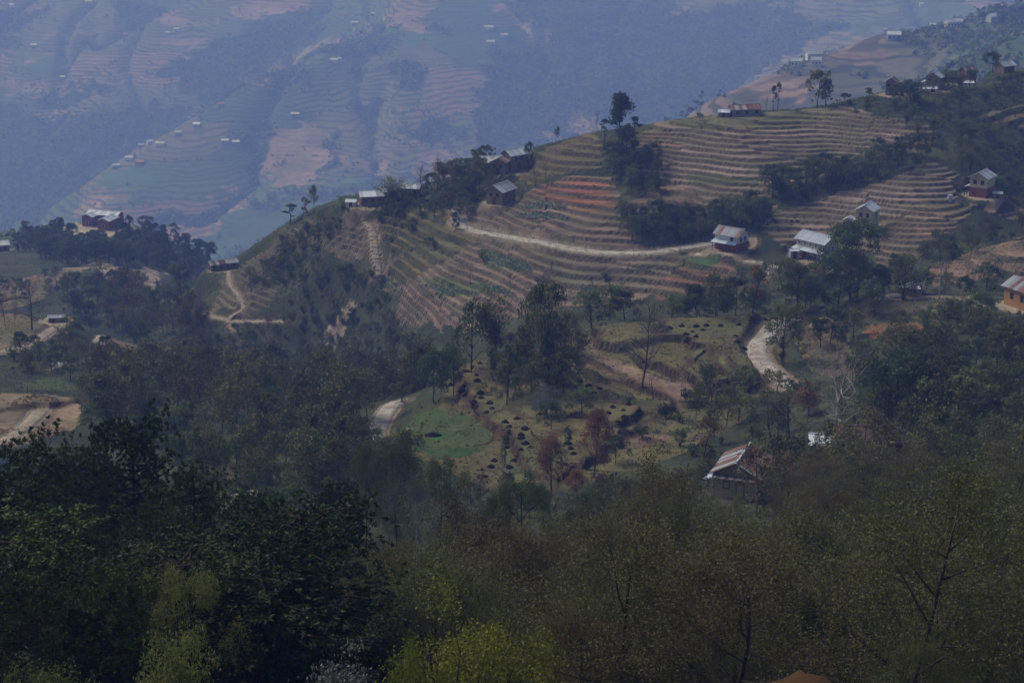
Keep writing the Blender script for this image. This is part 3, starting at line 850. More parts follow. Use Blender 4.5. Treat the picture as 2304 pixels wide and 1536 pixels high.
def branch(r, p, d, ln, rad, level, spec, polys, tips, nseg=5):
    """spec[level] = (children, length ratio, angle deg, upward pull, first child position)"""
    p = np.array(p, float); d = np.array(d, float) / np.linalg.norm(d)
    pull = spec[level][3]
    pts, rr, dirs = [p.copy()], [rad], [d.copy()]
    for k in range(nseg):
        d = d + r.normal(size=3) * (0.05 if level == 0 else 0.16) + np.array([0, 0, pull]) / nseg
        d /= np.linalg.norm(d)
        p = p + d * ln / nseg
        pts.append(p.copy()); dirs.append(d.copy()); rr.append(rad * (1 - 0.75 * (k + 1) / nseg))
    polys.append((pts, rr, level))
    if level + 1 >= len(spec):
        tips.append((np.array(pts), level))
        return
    nch, ratio, angd, _, first = spec[level]
    ph = r.random() * 6.28
    for k in range(nch):
        f = first + (1 - first) * (k + r.random() * 0.9) / nch
        f = min(f, 0.999)
        i = int(f * nseg); g = f * nseg - i
        q = np.array(pts[i]) * (1 - g) + np.array(pts[i + 1]) * g
        dd = dirs[min(i + 1, nseg)]
        ph += 2.4 + r.normal() * 0.3
        ax = np.cross(dd, [0, 0, 1.0] if abs(dd[2]) < 0.95 else [1.0, 0, 0]); ax /= np.linalg.norm(ax)
        ay = np.cross(dd, ax)
        an = R(angd * (0.75 + 0.5 * r.random()))
        nd = dd * math.cos(an) + (ax * math.cos(ph) + ay * math.sin(ph)) * math.sin(an)
        crown_taper = 1.0 if level else (0.55 + 0.9 * math.sin(math.pi * min(1, 0.25 + 0.75 * (f - first) / (1 - first + 1e-6)))) * 0.8
        branch(r, q, nd, ln * ratio * crown_taper * (0.8 + 0.4 * r.random()), max(rad * 0.48 * (1 - 0.5 * f), 0.007), level + 1, spec, polys, tips, 4 if level == 0 else 3)


def wood_mesh(name, polys, mat, sides=(6, 4, 3, 3)):
    Vs, Fs, o = [], [], 0
    for lv in sorted({p[2] for p in polys}):
        V, Fq = tubes([(p[0], p[1]) for p in polys if p[2] == lv], sides[min(lv, len(sides) - 1)])
        Vs.append(V); Fs.append(Fq + o); o += len(V)
    return mesh_np(name, np.concatenate(Vs), np.concatenate(Fs), mat, smooth=True, link=False)


def crown_mesh(name, c, size, r, mat, up=0.35, aspect=0.6, nrm=None, clump=None):
    V, Fq = leaf_quads(c, size, r, up, aspect, nrm)
    t = r.random(len(c)) * 0.7 + 0.3 * (clump if clump is not None else r.random(len(c)))
    return mesh_np(name, V, Fq, mat, link=False, tint=t)


M_BARK = plain_mat('bark_grey', (0.13, 0.115, 0.10), 0.9, 0.5, 6, 0.1, bump=0.4, obj_var=0.25)
M_BARKD = plain_mat('bark_dark', (0.055, 0.046, 0.04), 0.9, 0.5, 6, 0.1, bump=0.4, obj_var=0.25)
M_BARKA = plain_mat('bark_alder', (0.085, 0.070, 0.058), 0.9, 0.5, 6, 0.1, obj_var=0.25)
M_BARKW = plain_mat('bark_pale', (0.44, 0.41, 0.38), 0.85, 0.6, 5, 0.1, bump=0.3, obj_var=0.25)
L_DARK = leaf_mat('leaf_dark', (0.042, 0.064, 0.02), (0.098, 0.135, 0.042), trans=0.42, obj_var=0.4, hue=0.025)
L_MID = leaf_mat('leaf_green', (0.075, 0.10, 0.028), (0.155, 0.18, 0.052), trans=0.42, obj_var=0.35, hue=0.035)
L_LIGHT = leaf_mat('leaf_light', (0.08, 0.125, 0.025), (0.15, 0.20, 0.045))
L_BAMB = leaf_mat('leaf_bamboo', (0.10, 0.125, 0.03), (0.17, 0.18, 0.05))
L_ALDER = leaf_mat('leaf_alder', (0.066, 0.053, 0.018), (0.165, 0.138, 0.048), 0.3, 0.35)
L_ALDERG = leaf_mat('leaf_alder_green', (0.062, 0.066, 0.018), (0.15, 0.155, 0.045), 0.3, 0.35)
L_RUST = leaf_mat('leaf_rust', (0.19, 0.092, 0.05), (0.29, 0.15, 0.085), obj_var=0.15, hue=0.004)
L_PINE = leaf_mat('needle_pine', (0.016, 0.034, 0.008), (0.062, 0.098, 0.018), 0.2, 0.35)
L_YELL = leaf_mat('leaf_yellow', (0.12, 0.13, 0.012), (0.23, 0.23, 0.025))
L_SILV = leaf_mat('leaf_silver', (0.085, 0.10, 0.085), (0.19, 0.21, 0.19), 0.2)
L_GOLD = leaf_mat('leaf_gold', (0.13, 0.085, 0.02), (0.22, 0.145, 0.035))

PROTO = {}


def proto(kind, wood, crown, crown_name='crown'):
    co = np.empty(len(crown.vertices) * 3, np.float32); crown.vertices.foreach_get('co', co); co = co.reshape(-1, 3)
    wid = 2.0 * float(np.percentile(np.hypot(co[:, 0], co[:, 1]), 93))
    top = float(np.percentile(co[:, 2], 99.7))
    PROTO.setdefault(kind, []).append((wood, crown, crown_name, wid, top))


def ball(r, centers, radii, n, shell=0.55):
    """leaf positions through the outer volume of a set of clumps"""
    w = radii ** 2; w = w / w.sum()
    k = r.choice(len(centers), n, p=w)
    d = r.normal(size=(n, 3)); d /= np.linalg.norm(d, axis=1)[:, None]
    d[:, 2] = np.where(d[:, 2] < -0.6, -d[:, 2], d[:, 2])
    rad = radii[k] * (shell + (1 - shell) * r.random(n)) * (1 + 0.12 * r.normal(size=n))
    cl = r.random(len(centers))[k]
    return centers[k] + d * rad[:, None] * np.array([1, 1, 0.9]), d, cl


def broad(kind, seed, mat, nleaf, lsize, bark=None, wide=1.0, low=0.28, open_=0.0, nclump=26, crad=1.05):
    r = np.random.default_rng(seed)
    polys, tips = [], []
    spec = [(9, 0.42 * wide, 58, 0.0, low), (4, 0.55, 42, 0.25, 0.35), (0, 0, 0, 0.1, 0)]
    branch(r, (0, 0, -0.3), (0.03 * r.normal(), 0.03 * r.normal(), 1), 9.4, 0.2, 0, spec, polys, tips)
    cen = np.array([t[0][-1] for t in tips])
    cen[:, 2] = np.minimum(cen[:, 2], 9.3)
    top = np.array([[0.2 * r.normal(), 0.2 * r.normal(), 9.0]])
    pick = r.permutation(len(cen))[:nclump]
    cen = np.concatenate([cen[pick], top])
    rad = crad * (0.6 + 0.7 * r.random(len(cen)))
    c, d, cl = ball(r, cen, rad, nleaf)
    if open_:
        keep = (np.sin(c[:, 0] * 2.3 + 1.1 * seed) + np.sin(c[:, 1] * 2.1) + np.sin(c[:, 2] * 2.6)) > -3 + 3 * open_
        c, d, cl = c[keep], d[keep], cl[keep]
    proto(kind, wood_mesh(kind + '_wood', [p for p in polys if p[2] < 3], bark or M_BARKD), crown_mesh(kind + '_leaves', c, lsize, r, mat, 0.25, 0.65, d * 0.5, cl))


def twiggy(kind, seed, wmat, lmat, spec, per_twig, lsize, spread=0.12, r0=0.17, h=9.2, sides=(6, 4, 3, 3)):
    r = np.random.default_rng(seed)
    polys, tips = [], []
    branch(r, (0, 0, -0.3), (0.05 * r.normal(), 0.05 * r.normal(), 1), h, r0, 0, spec, polys, tips, 7)
    if lmat is None:
        last = len(spec) - 1
        wood = wood_mesh(kind + '_wood', [p for p in polys if p[2] < 2], wmat, sides)
        tw = wood_mesh(kind + '_twigs', [p for p in polys if p[2] >= 2], wmat, (3, 3, 3, 3))
        proto(kind, wood, tw, 'branches')
        return
    cs, cl = [], []
    for pts, lv in tips:
        k = per_twig
        f = r.random(k) ** 0.7 * (len(pts) - 1)
        i = np.minimum(f.astype(int), len(pts) - 2)
        cs.append(pts[i] + (pts[i + 1] - pts[i]) * (f - i)[:, None] + r.normal(size=(k, 3)) * spread)
        cl.append(np.full(k, r.random()))
    c = np.concatenate(cs); cl = np.concatenate(cl)
    proto(kind, wood_mesh(kind + '_wood', polys, wmat, sides), crown_mesh(kind + '_leaves', c, lsize, r, lmat, 0.1, 0.62, None, cl))


def pine(kind, seed, nb=72, per=27):
    r = np.random.default_rng(seed)
    polys, cs, ds, cl = [], [], [], []
    zz = np.linspace(-0.3, 9.6, 9)
    tr = np.column_stack([0.10 * r.normal(size=9).cumsum() * 0.6, 0.10 * r.normal(size=9).cumsum() * 0.6, zz]); tr[0, :2] = 0
    polys.append((tr, 0.18 * (1 - 0.85 * np.linspace(0, 1, 9)), 0))
    for k in range(nb):
        f = 0.22 + 0.77 * ((k + r.random()) / nb)
        z = f * 9.6
        px = np.interp(z, zz, tr[:, 0]); py = np.interp(z, zz, tr[:, 1])
        ph = k * 2.4 + r.normal() * 0.4
        prof = math.sqrt(max(0.03, 1 - ((f - 0.50) / 0.52) ** 2))
        ln = 2.5 * prof * (0.6 + 0.5 * r.random())
        t = np.linspace(0, 1, 5)
        bx = px + np.cos(ph) * ln * t; by = py + np.sin(ph) * ln * t
        bz = z + ln * (0.10 * t + 0.22 * t * t)
        pts = np.column_stack([bx, by, bz]) + np.concatenate([[[0, 0, 0]], r.normal(size=(4, 3)) * 0.06])
        polys.append((pts, 0.045 * (1 - 0.8 * t) + 0.004, 1))
        for g in range(3):                  # three bunches of tufts along the outer branch
            q = (0.55, 0.8, 1.0)[g]
            cb = np.array([np.interp(q, t, pts[:, j]) for j in range(3)]) + r.normal(size=3) * 0.18
            rb = 0.34 + 0.26 * r.random(); tone = r.random()
            for m in range(per // 3):
                dd = r.normal(size=3); dd /= np.linalg.norm(dd)
                base = cb + dd * rb * r.random() ** 0.4 * np.array([1, 1, 0.75])
                nn = 17
                d = r.normal(size=(nn, 3)); d /= np.linalg.norm(d, axis=1)[:, None]
                d = d * 0.8 + dd * 0.5 + np.array([0, 0, 0.45]); d /= np.linalg.norm(d, axis=1)[:, None]
                cs.append(np.repeat(base[None], nn, 0)); ds.append(d); cl.append(np.full(nn, tone))
    c = np.concatenate(cs); d = np.concatenate(ds); cl = np.concatenate(cl)
    n = len(c)
    ln = 0.10 + 0.07 * r.random(n)
    s = np.cross(d, r.normal(size=(n, 3))); s /= np.linalg.norm(s, axis=1)[:, None] + 1e-9
    V = np.stack([c, c + d * (ln * 0.55)[:, None] + s * 0.021, c + d * ln[:, None], c + d * (ln * 0.55)[:, None] - s * 0.021], 1).reshape(-1, 3)
    me = mesh_np(kind + '_needles', V, np.arange(n * 4).reshape(n, 4), L_PINE, link=False, tint=0.6 * r.random(n) + 0.4 * cl)
    proto(kind, wood_mesh(kind + '_wood', polys, M_BARKD), me)


def polepine(kind, seed, mat, nt=7, nleaf=900, crad=0.75):
    """tall lopped tree: bare stem with tufts of leaves, largest at the top"""
    r = np.random.default_rng(seed)
    polys, cen, rad = [], [], []
    z = np.linspace(-0.3, 9.3, 9)
    tr = np.column_stack([0.07 * r.normal(size=9).cumsum(), 0.07 * r.normal(size=9).cumsum(), z]); tr[0, :2] = 0
    polys.append((tr, 0.13 * (1 - 0.8 * np.linspace(0, 1, 9)), 0))
    for k in range(nt):
        zz = 9.1 - 6.2 * (k / nt) ** 1.2 - 0.4 * r.random()
        b = np.array([np.interp(zz, z, tr[:, 0]), np.interp(zz, z, tr[:, 1]), zz])
        ph = r.random() * 6.28; ln = (0.2 + 0.75 * r.random()) * (1.0 if k else 0.2)
        e = b + np.array([math.cos(ph) * ln, math.sin(ph) * ln, 0.35 * ln])
        polys.append((np.array([b, (b + e) / 2, e]), np.array([0.05, 0.03, 0.015]), 1))
        cen.append(e); rad.append(crad * (1.1 - 0.55 * k / nt) * (0.6 + 0.6 * r.random()))
    c, d, cl = ball(r, np.array(cen), np.array(rad), nleaf, 0.35)
    proto(kind, wood_mesh(kind + '_wood', polys, M_BARKD), crown_mesh(kind + '_leaves', c, 0.32, r, mat, 0.2, 0.6, d * 0.4, cl))


def bamboo(kind, seed, mat, ns=26, per=70):
    r = np.random.default_rng(seed)
    polys, cs, cl = [], [], []
    for k in range(ns):
        ph = r.random() * 6.28; b = r.random() * 0.6
        out = 0.6 + 3.0 * r.random() ** 1.2; h = 6.5 + 3.3 * r.random()
        t = np.linspace(0, 1, 7)
        pts = np.column_stack([np.cos(ph) * (b + out * t ** 2.2), np.sin(ph) * (b + out * t ** 2.2), h * (t - 0.16 * (t ** 3) * out / 2)])
        pts[0, 2] = -0.3
        polys.append((pts, 0.045 * (1 - 0.8 * t), 0))
        f = (0.35 + 0.65 * r.random(per)) * 6
        i = np.minimum(f.astype(int), 5)
        c = pts[i] + (pts[i + 1] - pts[i]) * (f - i)[:, None]
        cs.append(c + r.normal(size=(per, 3)) * np.array([0.42, 0.42, 0.30])); cl.append(np.full(per, r.random()))
    c = np.concatenate(cs)
    proto(kind, wood_mesh(kind + '_wood', polys, M_BARK, (4, 3)), crown_mesh(kind + '_leaves', c, 0.40, r, mat, -0.1, 0.35, None, np.concatenate(cl)))


def shrub(kind, seed, mat, nleaf, lsize, ns=9, wmat=None, spread=1.5, nclump=22, crad=0.62):
    """multi-stemmed bush, nominal height 4 m"""
    r = np.random.default_rng(seed)
    polys, cen = [], []
    for k in range(ns):
        ph = k * 2.4 + r.random(); out = spread * (0.25 + 0.75 * r.random()); h = 2.3 + 1.5 * r.random()
        t = np.linspace(0, 1, 5)
        pts = np.column_stack([np.cos(ph) * out * t ** 1.3, np.sin(ph) * out * t ** 1.3, -0.2 + h * t]) + np.concatenate([[[0, 0, 0]], r.normal(size=(4, 3)) * 0.08])
        polys.append((pts, 0.05 * (1 - 0.8 * t), 0))
        for m in range(4):
            q = 0.4 + 0.6 * r.random()
            b = np.array([np.interp(q, t, pts[:, j]) for j in range(3)])
            e = b + r.normal(size=3) * 0.5 * np.array([1, 1, 0.5]) + np.array([0, 0, 0.25])
            polys.append((np.array([b, (b + e) / 2 + 0.04, e]), np.array([0.02, 0.014, 0.006]), 1))
            cen.append(e)
    cen = np.array(cen)
    rad = crad * (0.55 + 0.8 * r.random(len(cen)))
    c, d, cl = ball(r, cen, rad, nleaf, 0.3)
    proto(kind, wood_mesh(kind + '_wood', polys, wmat or M_BARKD, (4, 3)), crown_mesh(kind + '_leaves', c, lsize, r, mat, 0.2, 0.6, d * 0.3, cl))


for s in range(4): broad('dark', 100 + s, L_DARK, 2900, 0.46, nclump=34, low=0.12 + 0.04 * s, crad=1.3)
broad('big', 107, L_DARK, 8000, 0.30, nclump=36, low=0.10, crad=1.45)
for s in range(3): broad('green', 110 + s, L_MID, 2600, 0.44, open_=0.25, nclump=30, low=0.15, crad=1.2)
for s in range(2): broad('light', 120 + s, L_LIGHT, 2000, 0.42, open_=0.25, wide=0.9, nclump=26, low=0.15, crad=1.15)
for s in range(2): broad('gold', 125 + s, L_GOLD, 1500, 0.4, open_=0.3, wide=0.7, nclump=15)
for s in range(2): broad('column', 130 + s, L_DARK, 1900, 0.42, wide=0.45, low=0.12, nclump=26, crad=0.95)
for s in range(3): polepine('pole', 140 + s, L_DARK)
polepine('tuft', 147, L_DARK, 10, 2800, 1.3)
for s in range(2): bamboo('bamboo', 150 + s, L_BAMB)
for s in range(2): bamboo('bamboo_dark', 155 + s, L_MID, 30, 80)
SP_SL = [(13, 0.30, 52, 0.0, 0.34), (5, 0.5, 45, 0.2, 0.25), (0, 0, 0, 0.1, 0)]
for s in range(3): twiggy('slender', 160 + s, M_BARK, L_ALDERG, SP_SL, 26, 0.36, 0.30, 0.12)
for s in range(2): twiggy('slender_brown', 165 + s, M_BARK, L_ALDER, SP_SL, 18, 0.32, 0.30, 0.12)
SP_BARE = [(15, 0.34, 48, 0.0, 0.30), (7, 0.5, 42, 0.25, 0.2), (5, 0.5, 38, 0.2, 0.2), (0, 0, 0, 0.1, 0)]
for s in range(3): twiggy('bare', 170 + s, M_BARK, None, SP_BARE, 0, 0, r0=0.19)
SP_GN = [(9, 0.8, 66, 0.15, 0.2), (6, 0.55, 55, 0.15, 0.3), (4, 0.5, 50, 0.1, 0.3), (0, 0, 0, 0.1, 0)]
for s in range(2): twiggy('gnarled', 175 + s, M_BARKW, None, SP_GN, 0, 0, r0=0.42, h=7.0)
SP_RU = [(16, 0.36, 36, 0.25, 0.30), (7, 0.5, 32, 0.25, 0.25), (0, 0, 0, 0.15, 0)]
for s in range(2): broad('rust', 180 + s, L_RUST, 8000, 0.22, wide=0.55, low=0.22, nclump=36, crad=1.35)
SP_AL = [(17, 0.36, 55, 0.05, 0.24), (7, 0.50, 45, 0.2, 0.22), (5, 0.50, 42, 0.15, 0.2), (0, 0, 0, 0.1, 0)]
for s in range(2): twiggy('alder', 190 + s, M_BARKA, L_ALDER, SP_AL, 38, 0.078, 0.17, 0.13)
for s in range(2): twiggy('alder_green', 195 + s, M_BARKA, L_ALDERG, SP_AL, 42, 0.08, 0.17, 0.125)
for s in range(2): pine('pine', 200 + s)
for s in range(2): broad('near_dark', 210 + s, L_DARK, 15000, 0.15, nclump=36, low=0.12, crad=1.25)
broad('near_mid', 218, L_MID, 12000, 0.12, open_=0.2, nclump=28, crad=1.1, low=0.15)
broad('near_green', 215, L_LIGHT, 12000, 0.12, open_=0.35, nclump=18, crad=0.9)
broad('near_pale', 217, L_SILV, 8000, 0.11, open_=0.3, nclump=24, bark=M_BARKW)
shrub('bush', 220, L_DARK, 900, 0.30); shrub('bush', 221, L_MID, 800, 0.30); shrub('bush', 222, L_DARK, 900, 0.28)
shrub('bush_light', 223, L_LIGHT, 800, 0.28)
shrub('near_yellow', 224, L_YELL, 14000, 0.07, 16, M_BARKD, 1.9, crad=0.55)
shrub('near_silver', 225, L_SILV, 9000, 0.085, 12, M_BARKD, 1.7)
shrub('near_bush', 226, L_MID, 9000, 0.085, 12, M_BARKD, 1.6)
shrub('near_bush', 227, L_DARK, 9000, 0.085, 12, M_BARKD, 1.6)
NOMINAL = {k: (4.0 if 'bush' in k or k in ('near_yellow', 'near_silver') else 10.0) for k in PROTO}


def plant(kind, name, x, y, H, label, cat, group=None, W=None, z=None, r=rnd, lean=0.05):
    if z is None: z = ground(x, y)
    wood, crown, cn, wid, top = r.choice(PROTO[kind])
    nom = NOMINAL[kind]
    sz = H / top
    sx = W / wid if W else sz
    o = empty(name, (x, y, z - 0.1), r.random() * 6.28, (sx, sx, sz))
    o.rotation_euler[0] = r.gauss(0, lean * 0.5); o.rotation_euler[1] = r.gauss(0, lean * 0.5)
    obj('trunk' if nom == 10.0 else 'stems', wood, o)
    obj(cn, crown, o)
    tag(o, label, cat, group)
    return o
# ------------------------------------------------------------------ houses
M_TIN = plain_mat('tin_grey', (0.40, 0.46, 0.55), 0.45, 0.25, 0.8, 0.5, obj_var=0.12)
M_TINB = plain_mat('tin_bright', (0.54, 0.60, 0.70), 0.4, 0.15, 0.8, 0.5, obj_var=0.10)
M_TIND = plain_mat('tin_dull', (0.30, 0.33, 0.37), 0.6, 0.3, 0.8, 0.3, obj_var=0.15)
M_RUST = plain_mat('tin_rusted', (0.30, 0.20, 0.18), 0.75, 0.3, 1.0, 0.2, col2=(0.13, 0.06, 0.045), obj_var=0.25, stretch=(1.5, 0.35, 0.35))
M_RUSTD = plain_mat('tin_brown', (0.15, 0.10, 0.085), 0.8, 0.4, 1.2, 0.2, col2=(0.075, 0.05, 0.042), obj_var=0.3, stretch=(1.5, 0.35, 0.35))
M_REDR = plain_mat('roof_red', (0.42, 0.13, 0.10), 0.6, 0.25, 1.0, 0.3)
M_BRICK = plain_mat('brick_red', (0.27, 0.105, 0.075), 0.9, 0.35, 5.0, 0.1, bump=0.3)
M_CREAM = plain_mat('plaster_cream', (0.52, 0.42, 0.26), 0.9, 0.18, 1.0, 0.1)
M_OCHRE = plain_mat('plaster_ochre', (0.42, 0.235, 0.095), 0.9, 0.2, 1.0, 0.1)
M_OCHREP = plain_mat('plaster_tan', (0.40, 0.30, 0.18), 0.9, 0.25, 1.0, 0.1)
M_MUD = plain_mat('mud_wall', (0.28, 0.20, 0.145), 0.95, 0.3, 1.4, 0.05, bump=0.3)
M_WHITE = plain_mat('whitewash', (0.68, 0.67, 0.64), 0.85, 0.2, 1.0, 0.1)
M_GREYW = plain_mat('grey_wall', (0.36, 0.37, 0.40), 0.85, 0.25, 1.0, 0.1)
M_STONE = plain_mat('stone', (0.30, 0.27, 0.24), 0.9, 0.4, 2.5, 0.1, bump=0.4)
M_WOOD = plain_mat('timber', (0.12, 0.075, 0.045), 0.8, 0.35, 6, 0.1)
M_BLUE = plain_mat('paint_blue', (0.10, 0.17, 0.32), 0.6, 0.2, 3, 0.3)
M_PANE = plain_mat('window_dark', (0.02, 0.022, 0.028), 0.25, 0.2, 3, 0.5)
M_CLOTH = plain_mat('white_sheet', (0.75, 0.76, 0.78), 0.8, 0.15, 2, 0.1)
M_HAY = plain_mat('hay', (0.42, 0.31, 0.16), 0.95, 0.35, 4, 0.05, bump=0.4)
M_DUNG = plain_mat('manure', (0.022, 0.017, 0.014), 0.95, 0.4, 4, 0.05, bump=0.4)


def boxes(name, bl, mat, parent):
    V, Fq = [], []
    for (x0, x1, y0, y1, z0, z1) in bl:
        o = len(V)
        V += [(x, y, z) for z in (z0, z1) for y in (y0, y1) for x in (x0, x1)]
        Fq += [(o, o + 2, o + 3, o + 1), (o + 4, o + 5, o + 7, o + 6), (o, o + 1, o + 5, o + 4), (o + 2, o + 6, o + 7, o + 3), (o, o + 4, o + 6, o + 2), (o + 1, o + 3, o + 7, o + 5)]
    return mesh_np(name, np.array(V), np.array(Fq), mat, parent)


def prism_wall(name, L_, W_h, z0, h, rise, mat, parent, ox=0, oy=0, axis='x'):
    """wall block with gables; ridge along x"""
    a, b = L_ / 2, W_h / 2
    V = np.array([(-a, -b, z0), (a, -b, z0), (a, b, z0), (-a, b, z0), (-a, -b, h), (a, -b, h), (a, b, h), (-a, b, h), (-a, 0, h + rise), (a, 0, h + rise)], float)
    if axis == 'y': V[:, [0, 1]] = V[:, [1, 0]] * np.array([1, -1])
    V += np.array([ox, oy, 0])
    me = bpy.data.meshes.new(name)
    me.from_pydata(V.tolist(), [], [(0, 3, 2, 1), (0, 1, 5, 4), (2, 3, 7, 6), (3, 0, 4, 8, 7), (1, 2, 6, 9, 5), (4, 5, 9, 8), (6, 7, 8, 9)])
    me.materials.append(mat)
    return obj(name, me, parent)


def sheet_mesh(name, w, ln, mat, folds=5, amp=0.03, th=0.02):
    """one corrugated sheet: width along x, from the ridge (y=0) down to y=-ln"""
    n = folds * 2 + 1
    xs = np.linspace(-w / 2 - 0.02, w / 2 + 0.02, n)
    zs = np.where(np.arange(n) % 2 == 0, 0.0, amp)
    top = [(x, y, z) for y in (0, -ln) for x, z in zip(xs, zs)]
    V = np.array(top + [(x, y, z - th) for x, y, z in top])
    Fq = []
    for k in range(n - 1):
        Fq.append((k + n, k + n + 1, k + 1, k))
        Fq.append((2 * n + k, 2 * n + k + 1, 2 * n + k + n + 1, 2 * n + k + n))
        Fq.append((k + n, 2 * n + k + n, 2 * n + k + n + 1, k + n + 1))
    Fq.append((0, 2 * n, 3 * n, n)); Fq.append((n - 1, 2 * n - 1, 4 * n - 1, 3 * n - 1))
    return mesh_np(name, V, np.array(Fq), mat, link=False)


def roof_slope(parent, cx, cy, zr, ln_x, run, rise, side, axis, mats, ns, r, drop=0.0):
    """sheets from the ridge line down one side; side -1 = front"""
    slope = math.atan2(rise, run); L2 = math.hypot(run, rise)
    w = ln_x / ns
    me = [sheet_mesh('roof_sheet', w, L2, m) for m in mats]
    for k in range(ns):
        o = obj('roof_sheet', r.choice(me), parent)
        off = -ln_x / 2 + w * (k + 0.5)
        jit = r.uniform(-0.015, 0.02)
        if axis == 'x':
            o.location = (cx + off, cy, zr + jit)
            o.rotation_euler = (slope, 0, 0) if side < 0 else (slope, 0, math.pi)
        else:
            o.location = (cx, cy + off, zr + jit)
            o.rotation_euler = (slope, 0, math.pi / 2 if side > 0 else -math.pi / 2)


def gable_roof(root, L_, W_, h, rise, over, mats, ns, r, ox=0, oy=0, axis='x', cap=None, th=0.06):
    run = W_ / 2 + over
    rs = rise * run / (W_ / 2)
    zr = h + rise + th
    if axis == 'x':
        roof = boxes('roof', [(ox - L_ / 2 - over, ox + L_ / 2 + over, oy - 0.12, oy + 0.12, zr - 0.005, zr + 0.07)], cap or mats[0], root)
    else:
        roof = boxes('roof', [(ox - 0.12, ox + 0.12, oy - L_ / 2 - over, oy + L_ / 2 + over, zr - 0.005, zr + 0.07)], cap or mats[0], root)
    for sd in (-1, 1):
        roof_slope(roof, ox, oy, zr, L_ + 2 * over, run, rs, sd, axis, mats, ns, r)
    return roof


def wall_open(root, side, L_, W_, x, z, w, h, kind='window', fmat=None, pmat=None, ox=0, oy=0):
    """window or door: a frame standing proud of the wall with its pane or leaf inside"""
    fmat = fmat or M_WOOD; pmat = pmat or M_PANE
    t, d = 0.10, 0.06
    e = empty_local(kind, root)
    o = boxes('frame', [(-w / 2 - t, w / 2 + t, -d, 0.02, h, h + t), (-w / 2 - t, w / 2 + t, -d, 0.02, -t, 0), (-w / 2 - t, -w / 2, -d, 0.02, 0, h), (w / 2, w / 2 + t, -d, 0.02, 0, h)], fmat, e)
    boxes('pane' if kind == 'window' else 'door_leaf', [(-w / 2, w / 2, -0.025, 0.02, 0, h)], pmat, e)
    if side == 'f': e.location = (ox + x, oy - W_ / 2 - 0.003, z)
    if side == 'b': e.location = (ox + x, oy + W_ / 2 + 0.003, z); e.rotation_euler[2] = math.pi
    if side == 'r': e.location = (ox + L_ / 2 + 0.003, oy + x, z); e.rotation_euler[2] = math.pi / 2
    if side == 'l': e.location = (ox - L_ / 2 - 0.003, oy + x, z); e.rotation_euler[2] = -math.pi / 2
    return e


def empty_local(name, parent):
    o = bpy.data.objects.new(name, None); COL.objects.link(o); o.parent = parent
    o.empty_display_size = 0.2
    return o


def house(pos, name, label, L_, W_, h, rz, rise, roof_mats, upper, lower=None, split=0, ns=6, over=0.45, wins=(), doors=(), porch=None, cat='house', group=None, seed=1, cap=None, fmat=None, pmat=None):
    r = random.Random(seed)
    root = empty(name, pos, rz)
    tag(root, label, cat, group)
    z0 = -1.0
    if lower:
        boxes('lower_wall', [(-L_ / 2 - 0.03, L_ / 2 + 0.03, -W_ / 2 - 0.03, W_ / 2 + 0.03, z0, split)], lower, root)
        z0 = split
    prism_wall('wall' if not lower else 'upper_wall', L_, W_, z0, h, rise, upper, root)
    gable_roof(root, L_, W_, h, rise, over, roof_mats, ns, r, cap=cap)
    for (s, x, z, w, hh_) in wins: wall_open(root, s, L_, W_, x, z, w, hh_, 'window', fmat, pmat)
    for (s, x, z, w, hh_) in doors: wall_open(root, s, L_, W_, x, z, w, hh_, 'door', fmat or M_WOOD, M_WOOD)
    if porch:
        sd, dep, hp, mats, npost = porch           # lean-to roof along a long side
        yy = (-1 if sd == 'f' else 1) * W_ / 2
        pr = boxes('porch_roof', [(-L_ / 2 - 0.2, L_ / 2 + 0.2, min(yy, yy + 0.08 * (1 if yy > 0 else -1)), max(yy, yy + 0.08 * (1 if yy > 0 else -1)), hp + 0.25, hp + 0.45)], mats[0], root)
        roof_slope(pr, 0, yy, hp + 0.4, L_ + 0.4, dep, 0.45, -1 if sd == 'f' else 1, 'x', mats, max(3, ns - 2), r)
        for k in range(npost):
            x = -L_ / 2 + 0.15 + (L_ - 0.3) * k / (npost - 1)
            ye = yy + (-1 if sd == 'f' else 1) * (dep - 0.25)
            boxes('post', [(x - 0.07, x + 0.07, ye - 0.07, ye + 0.07, -1.0, hp + 0.02)], M_WOOD, root)
    return root


def wr(side, n, L_, z, w, h):
    return [(side, -L_ / 2 + L_ * (k + 0.5) / n, z, w, h) for k in range(n)]


# long cream house with porch, blue-grey roof
p = PADS['porch_house']
house(p, 'farmhouse', 'long cream house with blue-grey tin roof and porch, left of the big dark tree', 8.4, 5.0, 4.3, R(-50), 1.35, [M_TIN, M_TIN, M_TIND], M_CREAM, M_BRICK, 0.7, 9, 0.5,
      wins=wr('f', 5, 8.4, 2.9, 0.7, 0.8) + [('r', -0.8, 2.2, 0.8, 1.0), ('r', 0.5, 2.2, 0.8, 1.0)], doors=[('f', -1.5, 0, 0.9, 1.9), ('f', 1.6, 0, 0.9, 1.9)],
      porch=('f', 1.7, 2.1, [M_TINB, M_TIN], 6), fmat=M_WHITE, pmat=M_BLUE)
house(p + Vector((-5.6, -1.2, 0.2)), 'shed', 'small grey tin shed at the left end of the long cream house', 1.9, 1.6, 1.7, R(10), 0.25, [M_TINB], M_GREYW, ns=3, over=0.2, doors=[('f', 0, 0, 0.7, 1.5)], cat='shed', seed=3)
